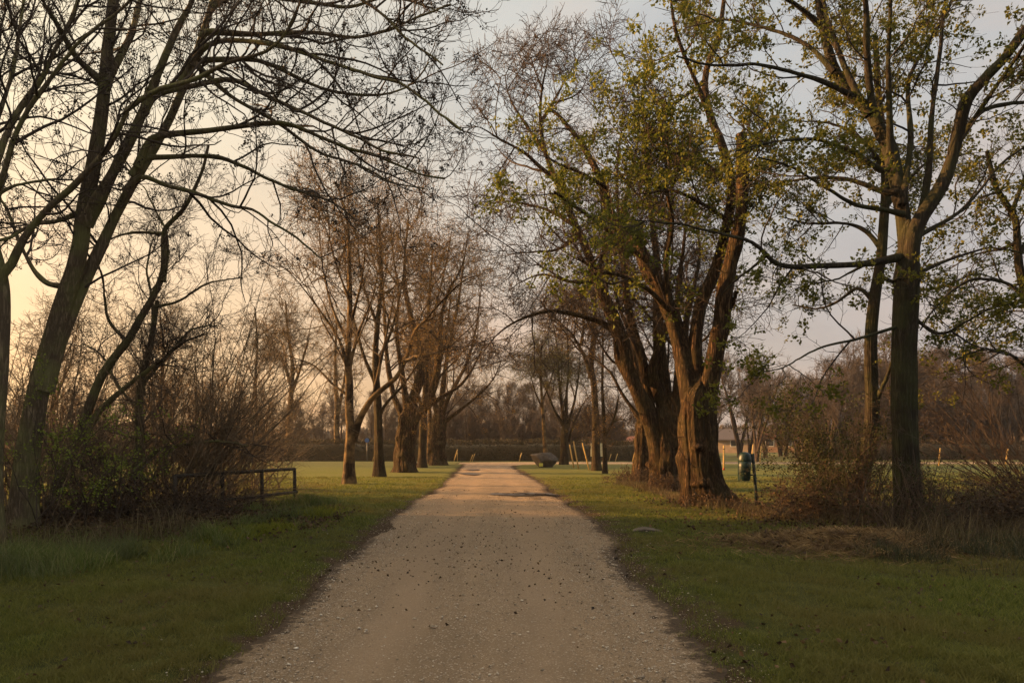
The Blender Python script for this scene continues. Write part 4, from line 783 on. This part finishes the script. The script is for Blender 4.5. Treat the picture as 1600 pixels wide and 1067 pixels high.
tree('maple_tree', 'leafy tree mostly outside the right edge of the photo', 13.2,
     ([(1640, 835), (1636, 760), (1628, 640), (1618, 540), (1606, 470), (1592, 422), (1589, 385), (1585, 345), (1569, 319), (1552, 290), (1540, 240)], 30, 6),
     [([(1610, 490), (1590, 455), (1560, 440), (1520, 440), (1486, 462), (1462, 490), (1446, 520)], 7, 2, -1), ([(1625, 600), (1600, 570), (1570, 550), (1530, 545), (1490, 560)], 6, 2, -1.2), ([(1588, 380), (1560, 390), (1520, 400), (1480, 420)], 5, 1.8, 1), ([(1580, 335), (1600, 280), (1620, 220), (1640, 150)], 7, 2, .8), ([(1590, 400), (1630, 340), (1680, 280)], 9, 3, 0), ([(1560, 300), (1530, 310), (1500, 330), (1470, 350)], 4, 1.6, -.8)],
     [dict(MAP[0], n=70), dict(MAP[1], n=420), dict(MAP[2], n=1500)], 'bark_maple', 'twig_maple', 63, dict(MLEAF, n=480), flare=.4, from_trunk=(.3, 1), lobes=.05)
x, y = GX(1318, 806); shrub('elder_shrub', 'dark green leafy shrub leaning left from the slimmer right trunk', x, y, 30, 2.7, .5, (-.30, 0), TW(300, 1500, (.3, .9)), 'twig_ash', 71, dict(n=2600, per=4, c=.05, s=(.025, .055), mat='leaf_ever'), wander=.10)
x, y = GX(1365, 812); shrub('bare_bush', 'upright brown stems clustered between the two right trunks', x, y + .2, 34, 2.0, .3, (.05, 0), TW(200, 700), 'twig_red', 72)
x, y = GX(1425, 835); shrub('basal_shoots', 'upright shoots round the foot of the tall right trunk', x, y - .25, 60, 1.25, .3, (-.05, 0), TW(160, 500, (.15, .5)), 'twig_red', 73, dict(n=300, per=3, c=.04, s=(.02, .045), mat='leaf_ever'), base_r=.35, wander=.08)
x, y = GX(1610, 825); shrub('bare_bush', 'large bare bush with arching reddish twigs entering from the right edge', x + .6, y + .4, 52, 3.9, .45, (-.75, 0), TW(380, 2400), 'twig_red', 74, wander=.06, droop=-.03)
x, y = GX(1252, 812); shrub('bare_bush', 'low thin bare bush just right of the litter bin', x, y, 18, 1.1, .6, (.2, 0), TW(110, 420, (.2, .6)), 'twig_red', 75, wander=.12)
for k, (u, v_, lab) in enumerate([(1500, 832, 'dark bramble mound right of the tall right trunk'), (1580, 832, 'dark bramble mound at the right edge under the arching bush'), (1285, 815, 'low brown bramble in front of the leafy dark shrub'), (1660, 835, 'dark bramble mound running out of the right side')]):
    x, y = GX(u, v_); shrub('bramble', lab, x, y + .3, 90, 1.15, 1.4, (0, 0), TW(420, 1900, (.2, .6)), 'twig_red', 80 + k, dict(n=1100, per=3, c=.04, s=(.03, .06), mat='leaf_dead'), base_r=.5, wander=.2, droop=-.12)
x, y = GX(1480, 850); shrub('bare_bush', 'crooked low branches leaning right over the meadow beside the tall right trunk', x - .2, y + 1.0, 9, 1.8, .9, (.7, 0), TW(60, 240, (.3, .8)), 'twig_ash', 90, wander=.2)

# ------------------------------------------------------------------ litter bin, boulder, stakes, panels
x, y = GX(1183, 793)
e = empty('litter_bin', (x, y, 0), 'dark green round topped litter bin on a leaning post', 'bin')
mb = MB(); mb.tube([(0, 0, -.2), (-.04, 0, .5), (-.10, 0, 1.21)], [.034, .034, .034], 8); mb.build('post', M['bindark'], e, smooth=True)
cxb = -.32
mb = MB(); mb.lathe([(.118, .47), (.128, .472), (.130, .485), (.130, .492), (.134, .50), (.140, .78), (.143, .92)], 28); bd = mb.build('container', M['bin'], e, (cxb, 0, .14), True); bd.rotation_euler = (0, R(2.5), 0)
mb = MB(); mb.lathe([(.147, .905), (.149, .915), (.149, .955), (.146, .975), (.140, 1.01), (.128, 1.045), (.108, 1.075), (.078, 1.096), (.04, 1.108), (.004, 1.112)], 28); ld = mb.build('lid', M['bin'], e, (cxb, 0, .14), True); ld.rotation_euler = (0, R(2.5), 0)
mb = MB(); mb.box((-.17, -.03, .72), (-.03, .03, .75)); mb.box((-.165, -.03, 1.02), (-.06, .03, 1.05)); mb.box((-.178, -.05, .64), (-.162, .05, 1.12)); mb.build('bracket', M['bindark'], e, bevel=.004)
mb = MB(); mb.box((-.165, -.012, 1.14), (-.08, .012, 1.20)); mb.build('latch', M['bindark'], e, bevel=.004)

x, y = GX(853, 730.5)
import bmesh
from mathutils import noise as MN
def rock(name, loc, dims, seed, mat, label, profile=None, sub=4, amp=.22):
    bm = bmesh.new(); bmesh.ops.create_icosphere(bm, subdivisions=sub, radius=1)
    for v in bm.verts:
        n = v.co.normalized(); q = n * 1.3 + Vector((seed, seed * .7, 0))
        k = 1 + amp * MN.noise(q) + amp * .4 * MN.noise(q * 2.7) + amp * .2 * MN.noise(q * 6)
        # facets: clip by a few planes
        p = n * k
        v.co = p
    rngk = random.Random(seed)
    for _ in range(9):
        d = Vector((rngk.uniform(-1, 1), rngk.uniform(-1, 1), rngk.uniform(-.6, 1))).normalized(); h = rngk.uniform(.60, .80)
        for v in bm.verts:
            s = v.co.dot(d) - h
            if s > 0: v.co -= d * s * .97
    for v in bm.verts:
        c = v.co
        if profile: c.x, c.y, c.z = profile(c)
        v.co = Vector((c.x * dims[0], c.y * dims[1], c.z * dims[2]))
    me = bpy.data.meshes.new(name); bm.to_mesh(me); bm.free()
    o = link(name, me, M[mat], None, loc, True); tag(o, label, 'rock'); return o
def bprof(c):                              # flat slightly tilted top, undercut foot
    z = max(min(c.z, .62 + .16 * c.x), -.9); t = (z + .9) / 1.5
    s = .62 + .48 * min(1, t * 1.15) ** .9
    return c.x * s + (-.16 if c.x < 0 else 0) * t, c.y * s, z + .85
rock('boulder', (x, y, 0), (.78, .6, .60), 5, 'stone', 'large grey boulder with flat tilted top and narrow foot beside the path', bprof)
px_, py_ = GX(845, 731.5); mb = MB(); mb.box((-.11, -.01, .12), (.11, .01, .30)); o = mb.build('small_plaque', M['yellow'], None, (px_, py_ - .28, 0), bevel=.004); tag(o, 'tiny yellow green plaque at the foot of the boulder', 'plaque')
x, y = GX(1008, 832); rock('flat_stone', (x, y, .03), (.30, .17, .07), 9, 'slab', 'low pale flat stone in the grass at the right path edge', None, 3)

def stake(u0, v0, u1, v1, wpx, label, mat='wood', D=None, group=None, band=False):
    D = D or GK / (v1 - HZ); a = W(u1, v1, D); a[2] = 0; b_ = W(u0, v0, D); b_[2] = max(b_[2], .5)
    off = (b_ - a); r = wpx / 2 * D / F
    e = empty('wooden_stake', tuple(a), label, 'stake', group)
    mb = MB(); mb.tube([(0 - off[0] * .1, 0, -.15), tuple(off * .5), tuple(off * .985), tuple(off)], [r, r * .97, r * .93, r * .6], 8); mb.build('shaft', M[mat], e, smooth=True)
    if band:
        mb = MB(); mb.tube([tuple(off * .02), tuple(off * .10)], [r * 1.12] * 2, 8); mb.build('painted_band', M['red'], e, smooth=True)
        mb = MB(); mb.tube([tuple(off * .84), tuple(off * .87)], [r * 1.1] * 2, 8); mb.build('dark_band', M['oldwood'], e, smooth=True)
stake(890, 694.5, 897, 732, 2.2, 'leftmost of the three leaning stakes beside the straight grey trunk')
stake(896, 689, 904, 733, 2.2, 'middle and tallest of the three leaning stakes beside the grey trunk')
stake(910, 692, 921, 734.6, 2.3, 'rightmost leaning stake nearest the straight grey trunk')
stake(1131, 696, 1131, 735, 2.8, 'upright orange lit stake with red foot right of the nearest old trunk', band=True)
stake(1177, 694, 1174, 722, 2.2, 'leaning stake seen just above the post of the litter bin')
stake(1189.6, 696.5, 1187, 723.5, 2.0, 'thin leaning stake to the right of the litter bin')
stake(1369, 698.5, 1366.5, 725, 2.2, 'stake on the far meadow edge seen between the two right trunks')
stake(1469.6, 699.7, 1467, 728, 2.6, 'stake on the meadow edge right of the tall right trunk')
stake(1575, 701, 1571, 725.5, 2.4, 'stake at the meadow edge nearest the right side of the photo')
stake(715, 702, 709, 720.2, 1.5, 'tallest leaning stake before the hedge left of the path end', D=55.3)
stake(714.5, 706, 714.5, 720, 1.3, 'upright thin stake against the tallest leaning one before the hedge', D=55.6)
for q in ((742, 709, 737, 720), (739, 710, 734, 720)): stake(*q, 1.3, 'one of two short pale stakes before the hedge at the path end', D=55.5, group='pair of short stakes by the hedge')
stake(815, 707.5, 811, 720, 1.6, 'pale leaning stake before the hedge left of the boulder', D=55.4)
for q in ((965, 708.6, 961, 718), (955, 709, 951, 720)): stake(*q, 1.3, 'one of two short pale stakes before the hedge right of the notice panel', D=56, group='pair of short stakes right of the panel')
stake(992, 706, 988, 720.4, 1.6, 'pale leaning stake before the hedge beside the rearmost old trunk', D=55.3)
stake(585, 711, 581, 720, 1.2, 'short leaning stake before the hedge beside the blue sign', D=56)

x, y = GX(934, 733.5); y = 39.0; x = (934.5 - 800) / F * y
e = empty('notice_panel', (x, y, 0), 'pale yellow notice panel on legs half hidden by the straight grey trunk', 'sign')
mb = MB(); mb.box((-.40, -.02, .72), (.40, .02, 1.44)); mb.build('panel', M['cream'], e, bevel=.006)
for z0_, z1_ in ((1.443, 1.49), (.66, .717)):
    mb = MB(); mb.box((-.43, -.03, z0_), (.43, .03, z1_)); mb.build('frame_rail', M['bindark'], e, bevel=.005)
for s in (-1, 1):
    mb = MB(); mb.box((s * .34 - .03, -.025 + .05, -.2), (s * .34 + .03, .025 + .05, 1.46)); mb.build('leg', M['bindark'], e, bevel=.005)
x = (573.5 - 800) / F * 55.5
e = empty('small_round_sign', (x, 55.5, 0), 'small round blue sign on a thin post before the hedge', 'sign')
mb = MB(); mb.tube([(0, 0, -.2), (0, 0, 1.85)], .03, 8); mb.build('post', M['metal'], e, smooth=True)
mb = MB(); mb.tube([(0, -.05, 1.66), (0, -.035, 1.66)], .17, 20); mb.build('disc', M['blue'], e)
x, y = GX(655, 729); y = 43; x = (656 - 800) / F * y
e = empty('stone_bench', (x, y, 0), 'low white block seat between trunks left of the path', 'bench')
mb = MB(); mb.box((-.22, -.18, .22), (.22, .18, .30)); mb.build('seat', M['white'], e, bevel=.01)
for s in (-1, 1):
    mb = MB(); mb.box((s * .16 - .04, -.15, -.05), (s * .16 + .04, .15, .218)); mb.build('leg', M['white'], e, bevel=.01)

# ------------------------------------------------------------------ hedge
def hedge(name, x0, x1, y, dep, hgt, mat, n, label, seed, s=(.06, .16), x0t=None, ys=None):
    """bushy hedge: rough core + leaf clumps on it; the run may be given as a polyline (ys)."""
    rng = np.random.default_rng(seed); L = math.hypot(x1 - x0, (ys - y) if ys else 0); dy = (ys - y) if ys else 0
    ux, uy = (x1 - x0) / L, dy / L
    nu, nv = max(8, int(L / .6)), 14
    uu = np.linspace(0, L, nu); th = np.linspace(0, np.pi, nv)
    cs = np.clip(np.cos(th) * 1.25, -1, 1); sn = np.clip(np.sin(th) * 1.35, 0, 1)
    U = np.repeat(uu[:, None], nv, 1); k = .72 + .42 * fbm(U, np.repeat(th[None] * 2, nu, 0), .9, seed)
    Vv = cs[None] * dep / 2 * k * .9; Z = sn[None] * hgt * k * .93
    P = np.stack([U * ux - Vv * uy, U * uy + Vv * ux, Z - .05], -1).reshape(-1, 3)
    i = np.arange(nu * nv).reshape(nu, nv)
    e = empty(name, (x0, y, 0), label, 'hedge')
    link('core', mesh_arr('core', P, np.stack([i[:-1, :-1].ravel(), i[1:, :-1].ravel(), i[1:, 1:].ravel(), i[:-1, 1:].ravel()], 1)), M[mat], e)
    q = rng.uniform(0, L, n); t = rng.uniform(0, np.pi, n); k = (.80 + .42 * fbm(q, t * 2, .9, seed)) * rng.uniform(.86, 1.06, n)
    c = np.clip(np.cos(t) * 1.25, -1, 1) * dep / 2 * k; z = np.clip(np.sin(t) * 1.35, 0, 1) * hgt * k
    pos = np.stack([q * ux - c * uy, q * uy + c * ux, z], 1); d = np.stack([-np.cos(t) * uy, np.cos(t) * ux, np.sin(t) + .5], 1)
    link('leaves', leaf_mesh('leaves', pos, d, rng.uniform(*s, n), rng, .9, .2, .5), M[mat], e)
    return e
hedge('trimmed_hedge', -62, 10.5, 57.3, 1.9, 1.55, 'hedge', 60000, 'long dark trimmed hedge closing the meadow behind the path end', 301)
hedge('trimmed_hedge', 25.5, 110, 61.5, 2.4, 1.5, 'hedge', 40000, 'dark undergrowth hedge along the foot of the right hand wood', 302)

# the tall evergreen hedge left of the camera, whose shadow covers the foreground
hedge('tall_hedge', -17.5, -15.5, -14, 3.0, 8.8, 'hedge', 64000, 'tall dense hedge outside the left side of the photo', 303, (.2, .5), ys=17.0)

# ------------------------------------------------------------------ woods behind: copies of a few bare trees and shrubs
def proto_tree(seed, h, n1, n2, n3, tr=.1, spread=1.0, fork=1, rm=.012, mats=('bark_far', 'twig_far')):
    rng = np.random.default_rng(seed); K = 24
    sets = []
    for f in range(fork):
        t = np.linspace(0, 1, K); an = rng.uniform(0, 6.28); ln = rng.uniform(.08, .25) * (fork > 1)
        P = np.stack([np.cos(an) * ln * h * t ** 1.2, np.sin(an) * ln * h * t ** 1.2, h * t * rng.uniform(.85, 1)], 1) + np.cumsum(rng.normal(size=(K, 3)) * .012 * h * np.array([1, 1, .1]) * .5, 0) * t[:, None]
        P[0, 2] = -.2; sets.append((P[None], (tr * (1 - .88 * t) * (1 + .5 * np.exp(-t * 30)))[None]))
    V, Fq = tubes(sets, 8, .05, seed); tm = mesh_arr('trunk', V, Fq)
    a = spawn([(P[:, 7:], r[:, 7:]) for P, r in sets], n1, rng, (.05, 1), (42, 13), (.12 * h * spread, .34 * h * spread), .55, 8, .13, .10, .012, rm * 1.6)
    b_ = spawn([a], n2, rng, (.2, 1), (44, 14), (.06 * h, .16 * h), .4, 6, .17, .08, .011, rm * 1.2)
    c = spawn([b_], n3, rng, (.2, 1), (46, 14), (.03 * h, .09 * h), .3, 4, .18, .05, .011, rm)
    V, Fq = tubes([a, b_], 4); V2, F2 = tubes([c], 3); cm = mesh_arr('crown', np.vstack([V, V2]), np.vstack([Fq, F2 + len(V)]))
    for me, k in ((tm, mats[0]), (cm, mats[1])):
        me.materials.append(M[k]); me.polygons.foreach_set('use_smooth', np.ones(len(me.polygons), bool))
    return tm, cm
PT = {'slim': [proto_tree(400 + k, 9.5, 34, 300, 1100, .085, .7) for k in range(3)],
      'round': [proto_tree(410 + k, 9.0, 60, 600, 2400, .16, 1.25, fork=3) for k in range(3)],
      'scrub': [proto_tree(420 + k, 3.6, 60, 500, 1700, .05, 1.2, fork=6, rm=.010, mats=('twig_far', 'twig_far')) for k in range(2)]}
def wood_tree(kind, k, x, y, s, rz, label, group, name='bare_tree', cat='tree', sz=1.0):
    e = empty(name, (x, y, 0), label, cat, group); e.rotation_euler = (0, 0, rz); e.scale = (s, s, s * sz)
    for me, nm in zip(PT[kind][k % len(PT[kind])], ('trunk', 'crown')):
        o = bpy.data.objects.new(nm, me); COL.objects.link(o); o.parent = e
rng = np.random.default_rng(77)
def scatter(kind, n, u0, u1, d0, d1, s0, s1, label, group, name='bare_tree', cat='tree', sz=1.0):
    for k in range(n):
        D = rng.uniform(d0, d1); u = u0 + (u1 - u0) * (k + rng.uniform(.1, .9)) / n
        wood_tree(kind, int(rng.integers(0, 9)), (u - 800) / F * D, D, rng.uniform(s0, s1), rng.uniform(0, 6.28), label, group, name, cat, sz)
scatter('slim', 26, 690, 880, 64, 88, .62, .95, 'slender bare tree in the row rising behind the hedge at the path end', 'slender trees behind the hedge')
scatter('slim', 40, 1380, 1720, 66, 90, .95, 1.3, 'slender bare tree in the wood on the far right', 'slender trees of the right wood')
scatter('round', 16, 1150, 1440, 62, 84, .75, 1.2, 'spreading bare tree behind the meadow right of the litter bin', 'spreading trees behind the right meadow')
scatter('round', 9, 350, 700, 66, 90, .5, .8, 'spreading bare tree behind the hedge left of the path', 'spreading trees behind the left hedge')
scatter('round', 13, -120, 350, 66, 90, .6, 1.0, 'spreading bare tree beyond the left meadow', 'spreading trees beyond the left meadow')
scatter('round', 6, 880, 1150, 68, 90, .55, .8, 'spreading bare tree behind the old trunks', 'spreading trees behind the old trunks')
scatter('slim', 14, 400, 700, 66, 90, .55, .8, 'slim bare tree behind the hedge left of the path', 'slim trees behind the left hedge')
scatter('scrub', 26, 640, 980, 60, 74, .8, 1.3, 'bare bush behind the hedge at the path end', 'bushes behind the hedge', 'bare_bush', 'shrub')
scatter('scrub', 34, 1190, 1720, 63, 76, 1.0, 1.7, 'bare bush in the thicket below the right wood', 'bushes below the right wood', 'bare_bush', 'shrub')
scatter('scrub', 22, -120, 640, 60, 74, .45, .8, 'bare bush beyond the left meadow', 'bushes beyond the left meadow', 'bare_bush', 'shrub')
# a few near big ones seen right of the old limes
wood_tree('round', 1, (1228 - 800) / F * 50, 56, .85, 1.0, 'leaning bare tree with a pale foot on the meadow edge right of the bin', None)
wood_tree('round', 2, (1300 - 800) / F * 58, 58, .8, 2.2, 'bare tree on the meadow edge behind the leafy dark shrub', None)
wood_tree('round', 0, (1570 - 800) / F * 60, 60, .95, 4.0, 'largest spreading bare tree before the far right wood', None)

# far belt of woodland closing the horizon
n = 26000; ang = rng.uniform(R(-62), R(62), n); D = rng.uniform(150, 190, n); x = D * np.sin(ang); y = D * np.cos(ang)
hh = 3.0 + 5.0 * fbm(ang * 57, ang * 0, .35, 5) * rng.random(n) ** .4; 
blades('far_woods', x, y, hh, rng.uniform(.5, 1.6, n), M['twig_far'], rng, .12, z=np.zeros(n), label='low belt of far bare woodland along the horizon')

# ------------------------------------------------------------------ houses
def house(name, label, x, y, w_, d_, eave, ridge, wall, roof, chimney=None, wins=(), rz=0):
    e = empty(name, (x, y, 0), label, 'house'); e.rotation_euler = (0, 0, rz)
    mb = MB(); mb.box((-w_ / 2, -d_ / 2, -.3), (w_ / 2, d_ / 2, eave))
    mb.add([(-w_ / 2, -d_ / 2, eave), (-w_ / 2, d_ / 2, eave), (-w_ / 2, 0, ridge - .15)], [(0, 1, 2)]); mb.add([(w_ / 2, -d_ / 2, eave), (w_ / 2, d_ / 2, eave), (w_ / 2, 0, ridge - .15)], [(0, 2, 1)])
    mb.build('wall', M[wall], e)
    mb = MB(); o = .45
    for s in (-1, 1):
        sl_ = (ridge - eave) / (d_ / 2); ye = s * (d_ / 2 + o); ze = eave - o * sl_ * .6
        mb.add([(-w_ / 2 - o, ye, ze), (w_ / 2 + o, ye, ze), (w_ / 2 + o, 0, ridge), (-w_ / 2 - o, 0, ridge), (-w_ / 2 - o, ye, ze + .18), (w_ / 2 + o, ye, ze + .18), (w_ / 2 + o, 0, ridge + .18), (-w_ / 2 - o, 0, ridge + .18)],
               [(0, 3, 2, 1), (4, 5, 6, 7), (0, 1, 5, 4), (1, 2, 6, 5), (2, 3, 7, 6), (3, 0, 4, 7)])
    rf = mb.build('roof', M[roof], e)
    if chimney:
        mb = MB(); mb.box((chimney - .35, -.35, ridge - .6), (chimney + .35, .35, ridge + .9)); mb.box((chimney - .42, -.42, ridge + .9), (chimney + .42, .42, ridge + 1.05)); mb.build('chimney', M['brick'], rf)
    for wx, wz, ww, wh in wins:
        mb = MB(); mb.box((wx - ww / 2, -d_ / 2 - .05, wz), (wx + ww / 2, -d_ / 2 - .003, wz + wh)); wn = mb.build('window', M['white'], e)
        mb = MB(); mb.box((wx - ww / 2 + .1, -d_ / 2 - .07, wz + .1), (wx + ww / 2 - .1, -d_ / 2 - .053, wz + wh - .1)); mb.build('pane', M['glass'], wn)
    return e
WN = [(-2.4, .9, 1.3, 1.2), (.2, .9, 1.3, 1.2), (2.6, .9, 1.1, 1.2)]
house('house', 'low grey roofed house behind the meadow right of the nearest old trunk', (1150 - 800) / F * 105, 105, 5.6, 7, 1.9, 3.35, 'render', 'roofgrey', None, WN[1:2], R(-23))
house('house', 'low brick house with red roof behind the bare trees right of the litter bin', (1232 - 800) / F * 112, 112, 8.2, 7, 2.2, 3.5, 'brick', 'roofred', 2.0, WN, R(-26))
house('house', 'small far house with red roof seen between the notice panel and old trunks', (958 - 800) / F * 118, 118, 6.5, 6, 1.6, 2.4, 'render', 'roofred', None, WN[:2])

# thin evening haze in the air
mb = MB(); mb.box((-140, -25, -1.2), (140, 215, 24)); 
m = bpy.data.materials.new('haze_air'); m.use_nodes = True; nt = m.node_tree; nt.nodes.clear()
o_ = nt.nodes.new('ShaderNodeOutputMaterial'); pv = nt.nodes.new('ShaderNodeVolumePrincipled')
pv.inputs['Color'].default_value = (.95, .90, .86, 1); pv.inputs['Density'].default_value = .0004; pv.inputs['Anisotropy'].default_value = .3
nt.links.new(pv.outputs[0], o_.inputs['Volume'])
tag(mb.build('haze', m), kind='stuff')
